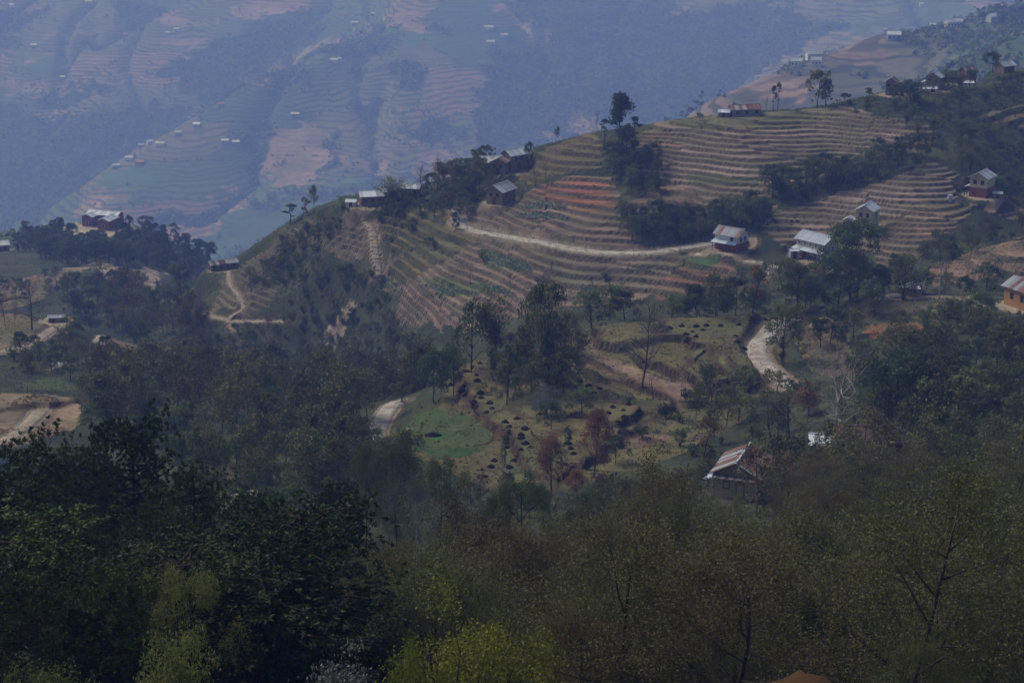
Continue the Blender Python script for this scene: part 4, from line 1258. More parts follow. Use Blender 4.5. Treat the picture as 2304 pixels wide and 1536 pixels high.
# tall cream house above it
p = PADS['tall_cream_house']
house(p, 'farmhouse', 'narrow two-storey cream house with pale gable roof on the brown terraces', 5.0, 4.0, 4.6, R(62), 1.2, [M_TIN, M_TINB], M_CREAM, M_GREYW, 0.9, 6, 0.4,
      wins=[('l', 0.8, 3.0, 0.6, 0.8), ('l', -0.8, 3.0, 0.6, 0.8), ('f', 0.6, 2.8, 0.6, 0.8)], doors=[('l', 0.2, 0.9, 0.8, 1.7)], seed=4)
house(p + Vector((-4.0, 1.0, -0.2)), 'shed', 'low pale-roofed annex beside the narrow cream house', 2.2, 2.0, 2.0, R(62), 0.5, [M_TINB, M_TIN], M_GREYW, ns=3, over=0.3, doors=[('l', 0, 0, 0.7, 1.5)], cat='shed', seed=5)
# brick and cream house, far right
p = PADS['brick_cream_house']
house(p, 'farmhouse', 'two-storey cream and red-brick house with grey gable roof near the right edge', 5.0, 4.4, 5.0, R(55), 1.2, [M_TIN, M_TIND], M_CREAM, M_BRICK, 2.4, 6, 0.45,
      wins=[('l', -1.0, 3.3, 0.7, 0.9), ('l', 0.9, 3.3, 0.7, 0.9), ('b', 1.0, 3.2, 0.6, 0.8), ('b', -1.0, 3.2, 0.6, 0.8), ('l', 1.0, 0.8, 0.7, 0.9)], doors=[('b', 0.3, 0, 0.9, 1.9)],
      porch=('b', 1.5, 2.3, [M_TINB, M_TIN], 4), seed=6)
house(p + Vector((3.3, -2.6, -0.3)), 'shed', 'tiny white-roofed outhouse right of the brick and cream house', 2.0, 1.5, 1.5, R(-12), 0.3, [M_TINB], M_MUD, ns=3, over=0.2, doors=[('f', 0, 0, 0.7, 1.3)], cat='shed', seed=7)
# roadside house
p = PADS['roadside_house']
house(p, 'farmhouse', 'brick house with weathered grey roof at the end of the dirt road', 6.2, 4.6, 3.9, R(-38), 1.3, [M_TIND, M_RUST, M_TIND], M_WHITE, M_BRICK, 2.0, 7, 0.45,
      wins=[('r', -0.9, 2.4, 0.7, 0.8), ('r', 0.9, 2.4, 0.7, 0.8), ('f', 1.5, 2.6, 0.6, 0.7)], doors=[('f', -0.6, 0, 0.9, 1.8)], porch=('f', 1.6, 2.1, [M_TINB, M_TINB, M_BLUE], 4), seed=8)
# house beside the upper bend of the road
p = PADS['ridge_house']
house(p, 'farmhouse', 'brown mud house with blue-grey gable roof above the road bend', 6.4, 4.8, 3.6, R(58), 1.4, [M_TIN, M_TIN, M_TIND], M_MUD, None, 0, 7, 0.5,
      wins=[('l', 1.0, 2.2, 0.6, 0.7), ('l', -1.0, 2.2, 0.6, 0.7), ('f', -1, 2.0, 0.6, 0.7)], doors=[('l', 0, 0, 0.9, 1.8)], seed=9, fmat=M_WOOD)
# foreground house with rusted sheets
p = PADS['rusty_house']
h1 = house(p + Vector((0.4, 3.0, 0.3)), 'farmhouse', 'ochre house with streaky rusted tin roof among the foreground trees', 7.3, 5.8, 3.0, R(70), 1.5, [M_RUST, M_RUST, M_RUST, M_RUST, M_TIND], M_OCHREP, M_CREAM, 2.5, 13, 0.5,
      wins=[('l', 1.2, 1.0, 0.7, 0.8), ('f', 1.0, 1.4, 0.7, 0.8), ('f', -1.5, 1.4, 0.7, 0.8)], doors=[('l', -0.6, 0, 0.9, 1.8)], seed=10, cap=M_TINB)
pr = boxes('eave_roof', [(-3.95, -3.70, -2.95, 2.95, 2.62, 2.72)], M_RUST, h1)
roof_slope(pr, -3.68, 0, 2.76, 5.9, 0.8, 0.3, -1, 'y', [M_RUST, M_TIND], 11, random.Random(4))
pr = boxes('side_roof', [(-3.6, -1.5, 2.95, 3.05, 2.0, 2.1)], M_TINB, h1)
roof_slope(pr, -2.5, 2.98, 2.15, 2.4, 1.3, 0.5, 1, 'x', [M_TINB], 3, random.Random(5))
# long rusted roof behind it
p = PADS['long_rusty_house']
house(p + Vector((0, 2, -0.7)), 'farmhouse', 'long brown-rusted roof half hidden by trees at lower right', 9.0, 4.8, 2.6, R(4), 1.2, [M_RUSTD, M_RUSTD, M_RUSTD, M_RUST, M_RUSTD, M_TIND], M_MUD, None, 0, 13, 0.5,
      wins=wr('f', 3, 9.0, 0.9, 0.7, 0.8), doors=[('f', 3.4, 0, 0.9, 1.8)], seed=11)
house(p + Vector((-6.1, 1.2, -0.9)), 'shed', 'whitish tin roof adjoining the long rusted roof', 3.0, 3.6, 2.3, R(-8), 0.8, [M_TINB, M_TINB, M_TIND], M_MUD, ns=5, over=0.3, doors=[('f', 0, 0, 0.8, 1.7)], cat='shed', seed=12)
# orange house cut by the right edge
p = PADS['orange_house']
house(p + Vector((0.6, 0, 0)), 'farmhouse', 'bright orange-plastered house cut off by the right edge', 7.0, 5.0, 3.6, R(-62), 1.3, [M_RUST, M_TIND, M_TIND], M_OCHRE, None, 0, 8, 0.55,
      wins=[('f', -1.6, 1.5, 0.6, 1.0), ('f', 1.0, 1.5, 0.6, 1.0), ('r', 0.6, 1.4, 0.6, 1.0)], doors=[('r', -0.8, 0, 0.9, 1.9)], seed=13)
# the school on the wooded hill: two wings at right angles
p = PADS['school']
r_ = random.Random(14)
root = empty('school_building', p + Vector((1.5, 8, 0)), R(-18))
tag(root, 'long brick building with pale roof in a clearing on the wooded hill', 'school')
prism_wall('wall', 15, 6, -2, 4.6, 1.2, M_BRICK, root)
gable_roof(root, 15, 6, 4.6, 1.2, 0.5, [M_TINB, M_TIN], 10, r_)
prism_wall('wing_wall', 9, 5.6, -2, 4.2, 1.1, M_BRICK, root, 5.4, -7.0, 'y')
gable_roof(root, 9, 5.6, 4.2, 1.1, 0.5, [M_TINB, M_TIN], 8, r_, 5.4, -7.0, 'y')
prism_wall('wing_wall', 5, 5.0, -2, 4.4, 1.1, M_BRICK, root, -5.0, -5.0, 'y')
gable_roof(root, 5, 5.0, 4.4, 1.1, 0.5, [M_TINB, M_TIN], 5, r_, -5.0, -5.0, 'y')
for k in range(3): wall_open(root, 'f', 15, 6, -1.4 + 1.8 * k, 1.2, 1.0, 1.4)
wall_open(root, 'f', 5.6, 9, 0, 1.0, 1.2, 1.6, 'window', M_WHITE, None, 5.4, -7.0)
wall_open(root, 'f', 5.0, 5, 0, 1.0, 1.2, 1.6, 'window', M_WHITE, None, -5.0, -5.0)
# other houses, from left to right
house(PADS['long_low_house'] + Vector((0, 1, 0)), 'farmhouse', 'long low house with patchy grey roof at the tip of the left spur', 8.0, 3.0, 1.9, R(28), 0.7, [M_TIND, M_TIND, M_RUSTD], M_MUD, None, 0, 9, 0.4,
      wins=wr('f', 4, 8.0, 0.7, 0.5, 0.6), doors=[('l', 0, 0, 0.9, 1.8)], seed=15)
house(PADS['flat_roof_hut'], 'farmhouse', 'low grey-roofed hut beside the bare tree at left', 3.6, 2.2, 1.1, R(8), 0.25, [M_TIN, M_TIND], M_MUD, None, 0, 6, 0.25, wins=[('f', 1.0, 0.3, 0.4, 0.4)], doors=[('f', -0.6, -0.4, 0.6, 1.2)], seed=16)
house(PADS['left_shed'] + Vector((-1.2, 0, 0)), 'shed', 'white tin roof cut off by the left edge below the tan field', 3.6, 3.0, 2.2, R(-35), 0.9, [M_TINB], M_WHITE, None, 0, 5, 0.3, wins=[('f', 0.6, 0.9, 0.5, 0.6)], cat='shed', seed=17)
house(PADS['far_left_house'] + Vector((-1, 0, 0)), 'farmhouse', 'white-roofed brick house at the left edge below the wooded hill', 8, 6, 3.4, R(25), 1.2, [M_TINB, M_TIN], M_BRICK, None, 0, 6, 0.5, wins=wr('f', 3, 8, 1.2, 0.8, 1.0), seed=18)
house(PADS['stone_hut'], 'hut', 'small stone hut with patchy pale roof above the left woods', 3.9, 3.2, 2.3, R(-20), 0.45, [M_TINB, M_TIND, M_RUST], M_STONE, None, 0, 6, 0.3, wins=[('f', 0.8, 1.0, 0.5, 0.6)], doors=[('l', 0, 0, 0.8, 1.6)], cat='hut', seed=19)
house(PADS['lean_to_hut'], 'hut', 'tiny tin-roofed shelter left of the stone hut', 2.0, 1.8, 1.4, R(20), 0.5, [M_TINB, M_TIN], M_WOOD, None, 0, 4, 0.3, cat='hut', seed=20)
house(PADS['saddle_house_a'] + Vector((0.6, 1, 0)), 'farmhouse', 'dark mud house with shiny roof left of the yellow bamboo on the ridge', 6.0, 4.4, 2.8, R(12), 1.0, [M_TIN, M_TINB, M_TIND], M_MUD, None, 0, 6, 0.4, wins=wr('f', 3, 6, 1.2, 0.6, 0.7), doors=[('l', 0, 0, 0.8, 1.7)], seed=21)
house(PADS['saddle_house_a'] + Vector((-4.6, -0.5, -0.4)), 'shed', 'small white-roofed shed at the left end of the ridge hamlet', 2.6, 2.2, 1.7, R(-10), 0.5, [M_TINB], M_WHITE, None, 0, 4, 0.25, doors=[('f', 0, 0, 0.7, 1.4)], cat='shed', seed=22)
house(PADS['saddle_house_a'] + Vector((4.4, 3.0, 0.8)), 'farmhouse', 'grey-roofed house just left of the yellow bamboo clump', 4.0, 3.6, 2.8, R(40), 0.9, [M_TIN, M_TIND], M_MUD, None, 0, 5, 0.35, wins=[('f', 0, 1.2, 0.6, 0.7)], doors=[('l', 0, 0, 0.8, 1.7)], seed=23)
house(PADS['saddle_house_b'], 'farmhouse', 'grey roof peeping out right of the yellow bamboo on the ridge', 5.0, 3.8, 2.4, R(-8), 0.9, [M_TIN, M_TIND], M_MUD, None, 0, 6, 0.35, wins=wr('f', 2, 5, 1.0, 0.6, 0.7), seed=24)
house(PADS['knoll_house_a'], 'farmhouse', 'low broad grey-roofed house behind the trees on the middle ridge', 6.2, 4.6, 2.6, R(8), 1.2, [M_TIND, M_TIN], M_MUD, None, 0, 7, 0.5, wins=wr('f', 2, 6.2, 1.0, 0.6, 0.7), seed=25)
house(PADS['knoll_house_b'] + Vector((1.0, 1.6, 0.5)), 'farmhouse', 'dark house with the brightest roof on the middle ridge', 5.6, 4.0, 4.0, R(42), 1.2, [M_TINB, M_TIN], M_MUD, None, 0, 6, 0.45, wins=[('f', 0.8, 2.4, 0.6, 0.8), ('f', -1, 2.4, 0.6, 0.8)], doors=[('f', 0, 0, 0.8, 1.8)], seed=26)
house(PADS['knoll_house_b'] + Vector((-2.6, -1.6, 0)), 'farmhouse', 'brown gabled house between two roofs on the middle ridge', 5.0, 4.2, 3.2, R(75), 1.0, [M_TIND, M_RUST], M_MUD, None, 0, 5, 0.4, wins=[('l', 0.8, 1.8, 0.5, 0.7), ('l', -0.8, 1.8, 0.5, 0.7)], doors=[('l', 0, 0, 0.8, 1.6)], seed=27)
house(PADS['crest_shed'] + Vector((0.6, 1.5, 0)), 'farmhouse', 'long red-rusted roof on the crest of the terraced hill', 8.0, 3.6, 1.9, R(12), 0.9, [M_RUST, M_RUST, M_TIND], M_STONE, None, 0, 8, 0.3, wins=wr('f', 3, 8, 0.7, 0.5, 0.6), seed=28)
house(PADS['crest_shed'] + Vector((-5.0, 0, -0.3)), 'shed', 'little blue-grey roofed shed left of the red-rusted roof on the crest', 2.8, 2.4, 1.5, R(-15), 0.6, [M_TIN, M_TINB], M_STONE, None, 0, 4, 0.25, doors=[('f', 0, 0, 0.7, 1.3)], cat='shed', seed=29)
house(PADS['hill_house_a'] + Vector((0, 1, 0)), 'farmhouse', 'narrow brown house with rusty gable, leftmost on the upper right ridge', 3.4, 3.0, 3.8, R(70), 1.0, [M_RUST, M_TIND], M_MUD, None, 0, 5, 0.4, wins=[('l', 0.8, 2.4, 0.45, 0.6), ('l', -0.8, 2.4, 0.45, 0.6)], doors=[('l', 0, 0, 0.8, 1.7)], seed=30)
house(PADS['hill_house_b'] + Vector((0, 1.5, 0)), 'farmhouse', 'brown gabled house with grey roof and tin lean-to on the upper right ridge', 4.4, 4.0, 3.6, R(62), 1.2, [M_TIN, M_TIND], M_MUD, None, 0, 7, 0.5, wins=[('l', 1.0, 2.2, 0.5, 0.7), ('l', -1.0, 2.2, 0.5, 0.7)], porch=('b', 1.4, 1.9, [M_TINB, M_TIN], 3), seed=31)
house(PADS['hill_house_b'] + Vector((-2.2, -2.8, -0.6)), 'shed', 'pale tin-roofed shed in front of the brown gabled house, upper right', 3.4, 2.2, 1.5, R(-8), 0.4, [M_TINB, M_TIN], M_WHITE, None, 0, 5, 0.3, doors=[('f', 0.8, 0, 0.8, 1.4)], cat='shed', seed=32)
house(PADS['hill_house_c'] + Vector((0.5, 1.5, 0)), 'farmhouse', 'tall brick house with steep rusty roof on the upper right ridge', 3.5, 3.2, 3.5, R(30), 1.4, [M_RUST, M_RUST, M_TIND], M_BRICK, None, 0, 5, 0.45, wins=[('f', 1, 2.1, 0.5, 0.7), ('f', -1, 2.1, 0.5, 0.7), ('l', 0, 2.1, 0.5, 0.7)], seed=33)
house(PADS['hill_house_c'] + Vector((-0.6, -2.4, -0.8)), 'shed', 'white tin shed at the foot of the tall brick house', 3.4, 2.2, 1.7, R(6), 0.4, [M_TINB], M_GREYW, None, 0, 5, 0.3, doors=[('f', -1, 0, 0.8, 1.5)], cat='shed', seed=34)
house(PADS['hill_house_d'] + Vector((0, 1, 0)), 'farmhouse', 'mud house with grey roof beside the dark round tree, top right', 4.6, 3.6, 2.4, R(35), 1.1, [M_TIN, M_TIND], M_MUD, None, 0, 6, 0.5, wins=wr('f', 2, 4.6, 1.1, 0.5, 0.7), doors=[('f', 0, 0, 0.8, 1.8)], seed=35)

# far houses
FARH = [  # u, v foot, width m, rz deg, wall, roof, label
    (77, 106, 7.5, 5, M_GREYW, M_TINB, 'white-roofed house alone on the far slope, upper left'),
    (142, 178, 6.5, -10, M_MUD, M_TIN, 'grey house right of the bright green plot, far upper left'),
    (283, 82, 6.5, 0, M_MUD, M_REDR, 'red-roofed far house high on the left'),
    (377, 78, 7, 10, M_WHITE, M_TIN, 'pale far house left of a pair, upper left'),
    (397, 70, 7, 0, M_WHITE, M_TIN, 'pale far house right of a pair, upper left'),
    (497, 240, 7, 15, M_GREYW, M_REDR, 'red-roofed house on the far diagonal spur'),
    (425, 270, 4, 0, M_WHITE, M_TINB, 'tiny white house on the crest of the far diagonal spur'),
    (443, 285, 7.5, -8, M_GREYW, M_TINB, 'white-roofed house just below the far spur crest'),
    (401, 304, 6.5, 20, M_MUD, M_TINB, 'house with flat white roof midway down the far spur'),
    (337, 324, 6.5, 40, M_WHITE, M_TINB, 'white gabled house in the far spur hamlet'),
    (361, 328, 9, -5, M_WHITE, M_TIN, 'long white house in the far spur hamlet'),
    (318, 332, 6, 10, M_MUD, M_TIN, 'low grey house at the left end of the far spur hamlet'),
    (292, 360, 8, -5, M_WHITE, M_TIN, 'grey-white house low on the far spur'),
    (315, 370, 8.5, 0, M_BRICK, M_REDR, 'long red-roofed house low on the far spur'),
    (261, 378, 7.5, 10, M_MUD, M_TIN, 'lowest grey-roofed house on the far spur'),
    (507, 322, 7.5, 0, M_GREYW, M_TINB, 'left of two white-roofed houses in the far terraces'),
    (531, 325, 7.5, 0, M_GREYW, M_TINB, 'right of two white-roofed houses in the far terraces'),
    (665, 262, 9, -12, M_MUD, M_TIN, 'grey roof above the big brown far field'),
    (752, 140, 8, 0, M_WHITE, M_TINB, 'white two-storey house right of the far spur'),
    (764, 138, 4, 0, M_WHITE, M_TINB, 'small white annex beside the far two-storey house'),
    (799, 56, 8, 0, M_GREYW, M_TINB, 'white-roofed house left of the top brown field'),
    (840, 36, 5.5, 0, M_GREYW, M_TINB, 'small bright roof above the top brown field'),
    (1135, 84, 8.5, 5, M_GREYW, M_TIN, 'grey-white far house near the top centre'),
    (1104, 99, 10, 5, M_WHITE, M_TIN, 'long pale far house below the top centre'),
    (1100, 66, 11, 0, M_WHITE, M_TIN, 'row of pale far huts along the upper track'),
    (848, 401, 4, 0, M_WHITE, M_TINB, 'tiny white hut above the yellow bamboo on the far slope'),
    (200, 8, 9, 0, M_WHITE, M_TIN, 'pale far house at the top edge, left'),
    (27, 16, 6, 0, M_WHITE, M_TINB, 'white far house in the top left corner'),
    (2011, 90, 7, -5, M_GREYW, M_TINB, 'white-roofed house on the far right spur'),
    (1792, 150, 5.5, -8, M_WHITE, M_TIN, 'leftmost white house at the tip of the far right spur'),
    (1828, 134, 6.5, 12, M_WHITE, M_TIN, 'upper white house near the tip of the far right spur'),
    (1836, 148, 5, -5, M_WHITE, M_TIN, 'lower small white house near the tip of the far right spur'),
    (1990, 72, 7, 20, M_MUD, M_TIND, 'grey roof left of the lone white roof, far right spur'),
    (2098, 61, 7, 0, M_GREYW, M_TINB, 'flat white roof midway up the far right spur'),
    (2139, 62, 6, 15, M_WHITE, M_TIN, 'left of a pair of pale houses, far right spur'),
    (2155, 60, 5, -10, M_WHITE, M_TIN, 'right of a pair of pale houses, far right spur'),
    (2232, 49, 6, 35, M_WHITE, M_TINB, 'white gabled house high on the far right spur'),
    (2073, 14, 5, 0, M_WHITE, M_TINB, 'white hut at the top edge, far right'),
]
for k, (u, v, w, rz, wm, rm, lab) in enumerate(FARH):
    p = at(u, v, 850)
    big = 1.6
    house(p + Vector((0, 0.5, 0.4)), 'far_house', lab, w * big, w * 0.62 * big, 4.6, R(rz), 2.2, [rm], wm, None, 0, 3, 0.4, wins=wr('f', 3, w * big, 1.5, 0.9, 1.1), doors=(), cat='house', group='houses scattered over the far slopes', seed=60 + k)
house(PADS['pipe_shed'], 'shed', 'low shed with streaky tin roof behind the grass shelf, right', 5.0, 3.4, 1.9, R(-20), 0.8, [M_TIND, M_TINB, M_RUST], M_MUD, None, 0, 8, 0.3, wins=[('f', 1, 0.8, 0.5, 0.6)], cat='shed', seed=36)

# ------------------------------------------------------------------ woods
def spx(y):
    return y / (F_PX * 0.965)          # metres per photo pixel at distance y


def tree_px(u, vb, hpx, kind, name, label, cat='tree', wpx=None, ymin=0, group=None, lean=0.05):
    p = at(u, vb, ymin)
    m = spx(p.y)
    k = 1.28 if kind in ('dark', 'green', 'light', 'gold', 'rust', 'near_dark', 'big') else 1.0
    return plant(kind, name, p.x, p.y, hpx * m, label, cat, group, wpx * m * k if wpx else None, p.z, lean=lean)


LOOK = {'dark': ('dark_evergreen_tree', 'dark evergreen tree'), 'green': ('leafy_tree', 'mid-green leafy tree'), 'light': ('light_green_tree', 'light green tree'),
        'slender': ('slender_tree', 'slender olive-leaved tree'), 'slender_brown': ('slender_brown_tree', 'slender brownish tree'), 'bush': ('bush', 'dark low bush'),
        'bush_light': ('light_bush', 'light green bush'), 'bare': ('bare_tree', 'leafless grey tree'), 'bamboo_dark': ('bamboo_clump', 'dark green bamboo clump'),
        'column': ('columnar_tree', 'narrow dark columnar tree'), 'pole': ('lopped_tree', 'tall thin lopped tree'), 'gold': ('golden_tree', 'golden-leaved tree'), 'bamboo': ('pale_bamboo_clump', 'yellow-green bamboo clump')}
HT = {'dark': (5, 8.5), 'green': (5, 8), 'light': (4, 7), 'slender': (8, 13), 'slender_brown': (8, 13), 'bush': (1.6, 3.2), 'bush_light': (1.5, 2.8), 'bare': (5, 9), 'bamboo_dark': (5, 8), 'column': (6, 9),
      'pole': (6, 10), 'gold': (4, 6), 'bamboo': (5, 7)}


def scatter(poly, n, ymin, seed, spacing=2.2):
    """random ground points inside a plot given by photo points"""
    r = random.Random(seed)
    pa = []
    for (u, v) in poly:
        p = at(u, v, ymin); pa.append((p.x / p.y, math.log(p.y)))
    a0, a1 = min(p[0] for p in pa), max(p[0] for p in pa); q0, q1 = min(p[1] for p in pa), max(p[1] for p in pa)
    out, tries = [], 0
    while len(out) < n and tries < n * 40:
        tries += 1
        a, q = r.uniform(a0, a1), r.uniform(q0, q1)
        ins = False
        for k in range(len(pa)):
            (x1, y1), (x2, y2) = pa[k], pa[(k + 1) % len(pa)]
            if (y1 > q) != (y2 > q) and a < (x2 - x1) * (q - y1) / (y2 - y1) + x1: ins = not ins
        if not ins: continue
        y = math.exp(q); x = a * y
        if any((x - b[0]) ** 2 + (y - b[1]) ** 2 < spacing ** 2 for b in out): continue
        out.append((x, y))
    return out


WOODS = [
    ([(1385, 478), (1450, 495), (1580, 492), (1700, 480), (1745, 462), (1715, 515), (1650, 535), (1480, 552), (1415, 545)], 40, 420, 'dark dark green bush bamboo_dark', 'in the gully above the dirt road', 0.85),
    ([(1715, 430), (1800, 412), (1900, 375), (2000, 342), (2070, 350), (2080, 372), (1960, 412), (1850, 442), (1780, 470)], 48, 450, 'dark dark green bush', 'in the belt amid the brown terraces', 0.9),
    ([(1890, 252), (2010, 224), (2150, 195), (2330, 160), (2400, 480), (2260, 470), (2190, 430), (2150, 380), (2100, 330), (2040, 290), (1980, 262)], 130, 440, 'dark green bush bush bush_light bamboo_dark', 'on the scrubby right-hand hillside', 0.75),
    ([(1660, 600), (1800, 620), (2000, 610), (2100, 560), (2200, 525), (2320, 515), (2200, 575), (2080, 608), (2000, 640), (1700, 690)], 48, 370, 'dark green slender bush', 'in the hollow below the cream houses', 0.6),
    ([(1370, 350), (1470, 342), (1490, 430), (1400, 445), (1355, 385)], 26, 430, 'dark dark green bush', 'under the tall lopped trees', 0.8),
    ([(955, 442), (1010, 402), (1095, 372), (1095, 440), (1035, 505), (985, 475)], 30, 430, 'dark green slender bush', 'beside the ridge hamlet', 0.8),
    ([(480, 765), (560, 735), (640, 700), (680, 620), (760, 600), (850, 625), (880, 690), (900, 770), (820, 810), (700, 840), (560, 815)], 90, 400, 'dark green bush bush bush_light slender_brown', 'in the ravine left of the terraces', 0.55),
    ([(30, 565), (60, 540), (170, 522), (178, 545), (205, 552), (262, 545), (272, 512), (400, 532), (505, 592), (440, 612), (300, 600), (150, 600)], 150, 650, 'dark column column', 'on the wooded school hill', 1.05),
    ([(120, 660), (210, 655), (260, 640), (400, 685), (480, 740), (480, 805), (380, 775), (250, 745), (150, 722)], 105, 430, 'dark slender bush slender_brown', 'in the misty left valley', 0.85),
    ([(190, 980), (230, 900), (320, 850), (480, 838), (700, 862), (860, 885), (860, 960), (800, 1040), (640, 1045), (450, 1030)], 115, 240, 'slender slender light green slender_brown', 'in the pole-stemmed wood', 1.0),
    ([(560, 835), (700, 845), (900, 805), (1010, 850), (980, 890), (880, 905), (700, 875)], 60, 320, 'slender dark green bush slender_brown', 'behind the white path on the left', 0.8),
    ([(1890, 880), (1950, 815), (2010, 790), (2120, 795), (2330, 740), (2380, 1000), (2150, 1010), (2000, 1000), (1900, 960)], 90, 190, 'dark dark green slender bush', 'in the dense wood on the right', 0.8),
    ([(1455, 722), (1560, 685), (1700, 690), (1900, 662), (2200, 655), (2250, 690), (1900, 692), (1700, 718), (1500, 730)], 38, 330, 'dark green light slender bush', 'in the hedge behind the knoll', 0.8),
    ([(880, 560), (960, 500), (1015, 470), (1000, 440), (900, 455), (830, 470), (860, 540)], 20, 430, 'dark green bush bush', 'below the ridge hamlet', 0.6),
    ([(560, 640), (640, 560), (720, 500), (790, 470), (760, 520), (690, 590), (640, 640)], 45, 430, 'bush bush bush_light green', 'dotted over the left spur', 0.6),
    ([(1030, 560), (1300, 640), (1480, 600), (1420, 660), (1200, 690), (1000, 720)], 10, 400, 'bush bare', 'on the central terraces', 0.5),
    ([(0, 790), (120, 770), (230, 790), (330, 830), (250, 870), (100, 850), (0, 845)], 26, 330, 'green bush slender_brown dark', 'among the small fields on the left', 0.7),
    ([(1060, 870), (1200, 800), (1310, 790), (1300, 860), (1220, 930), (1120, 900)], 18, 240, 'green slender dark bush slender_brown', 'in the grove on the knoll', 0.65),
    ([(1440, 900), (1640, 890), (1760, 880), (1880, 930), (1780, 1010), (1620, 1050), (1480, 1020)], 26, 230, 'slender_brown bush bush_light slender', 'in the scrub below the road bend', 0.6),
    ([(400, 1060), (520, 1040), (680, 1050), (850, 1010), (880, 1090), (1000, 1130), (900, 1165), (600, 1155), (420, 1130)], 80, 165, 'slender light dark bush slender', 'just beyond the pines', 0.75),
    ([(980, 1095), (1100, 1115), (1300, 1125), (1480, 1070), (1610, 1110), (1600, 1190), (1300, 1210), (1000, 1190)], 55, 165, 'slender green light slender_brown bush bare', 'below the heap-dotted fields', 0.5),
    ([(1690, 1160), (1750, 1090), (1850, 1035), (2000, 1025), (2200, 1005), (2380, 990), (2380, 1120), (2100, 1145), (1800, 1185)], 85, 140, 'slender slender_brown green bare bush', 'round the two rusted roofs', 0.75),
    ([(-150, 610), (60, 595), (180, 600), (200, 650), (120, 690), (-150, 705)], 45, 480, 'green bush slender_brown bare dark', 'below the school hill', 0.6),
    ([(170, 870), (300, 825), (480, 825), (570, 840), (500, 890), (300, 905), (200, 920)], 45, 310, 'green slender slender_brown dark bush gold', 'between the tan field and the ravine', 0.7),
    ([(880, 790), (900, 740), (1000, 770), (1080, 800), (1030, 860), (960, 880), (880, 850)], 26, 300, 'dark green light slender', 'in the dip left of the knoll', 0.7),
    ([(1780, 735), (1860, 700), (2000, 690), (2250, 700), (2304, 760), (2150, 800), (1960, 720), (1800, 800)], 24, 290, 'green bush bush_light dark light', 'round the grass shelf on the right', 0.6),
]
def pix(x, y, z):
    d = y * CP - z * SP
    return U0 + F_PX * x / d, V0 - F_PX * (y * SP + z * CP) / d


def zone(f, g):
    h = 'left' if f < 0.33 else ('right' if f > 0.67 else '')
    v = 'top' if g < 0.33 else ('bottom' if g > 0.67 else '')
    return ('middle' if not h and not v else (v + ' ' + h).strip())


ORD = ['first', 'second', 'third', 'fourth', 'fifth', 'sixth', 'seventh', 'eighth', 'ninth', 'tenth', 'eleventh', 'twelfth', 'thirteenth', 'fourteenth', 'fifteenth', 'sixteenth', 'seventeenth', 'eighteenth', 'nineteenth', 'twentieth', 'twenty-first', 'twenty-second', 'twenty-third', 'twenty-fourth', 'twenty-fifth', 'twenty-sixth']


def number_off(items):
    """things with the same wording are told apart by their order from the left"""
    by = {}
    for o, u in items: by.setdefault(o['label'], []).append((u, o))
    for lab, lst in by.items():
        if len(lst) < 2 or len(lst) > 26: continue
        lst.sort(key=lambda t: t[0])
        for k, (u, o) in enumerate(lst):
            tail = (', left one' if k == 0 else ', right one') if len(lst) == 2 else ((', leftmost' if k == 0 else (', rightmost' if k == len(lst) - 1 else ', ' + ORD[k] + ' from left')))
            if len((lab + tail).split()) <= 16: o['label'] = lab + tail


for wi, (poly, n, ymin, kinds, where, hs) in enumerate(WOODS):
    ks = kinds.split()
    r = random.Random(500 + wi)
    us = [q[0] for q in poly]; vs = [q[1] for q in poly]
    made = []
    for (x, y) in scatter(poly, n, ymin, 900 + wi, 2.0):
        k = r.choice(ks)
        lo, hi = HT[k]
        H = r.uniform(lo, hi) * (hs if 'bush' not in k else 1.0)
        z = ground(x, y)
        if not visible(x, y, z + H * 0.75): continue
        if 'school' in where and abs(pix(x, y, z)[0] - 218) < 46 and 770 < y < 850: continue
        if 'right-hand hillside' in where and pix(x, y, z)[0] > 2165 and 215 < pix(x, y, z)[1] < 300 and 'bush' not in k: continue
        nm, lk = LOOK[k]
        u_, v_ = pix(x, y, z + H * 0.5)
        zn = zone((u_ - min(us)) / (max(us) - min(us)), (v_ - min(vs)) / (max(vs) - min(vs)))
        lab = lk + ' ' + where + ', ' + zn
        if len(lab.split()) > 13: lab = lk + ' ' + where
        o = plant(k, nm, x, y, H, lab, 'bush' if 'bush' in k else 'tree', 'trees and bushes ' + where, H * r.uniform(0.7, 0.95) if k in ('dark', 'green') else None, z, r)
        made.append((o, u_))
    number_off(made)

# single trees one can pick out
T = tree_px
T(1395, 338, 128, 'tuft', 'lopped_tree', 'tallest lopped tree with round dark crown on the ridge skyline', wpx=46, ymin=430)
T(1362, 325, 58, 'pole', 'lopped_tree', 'short lopped tree left of the tallest one on the ridge', wpx=22, ymin=430)
T(1426, 338, 76, 'pole', 'lopped_tree', 'lopped tree right of the tallest one on the ridge', wpx=28, ymin=430)
T(1410, 372, 92, 'column', 'columnar_tree', 'ivy-dark columnar tree under the tallest lopped tree', wpx=40, ymin=430)
T(1475, 395, 60, 'slender', 'slender_tree', 'thin olive tree at the right of the ridge clump', wpx=28, ymin=430)
T(1188, 378, 60, 'column', 'columnar_tree', 'narrow dark tree right of the bright roof on the middle ridge', wpx=22, ymin=430)
T(1206, 420, 70, 'bare', 'bare_tree', 'thin leafless tree above the red soil plot', wpx=26, ymin=430)
T(1228, 410, 62, 'bare', 'bare_tree', 'second thin leafless tree above the red soil plot', wpx=24, ymin=430)
T(1343, 302, 55, 'bare', 'bare_tree', 'bare pole-like tree on the ridge left of the lopped trees', wpx=12, ymin=430)
T(1250, 318, 38, 'slender', 'slender_tree', 'faint thin tree on the ridge slope skyline', wpx=16, ymin=430)
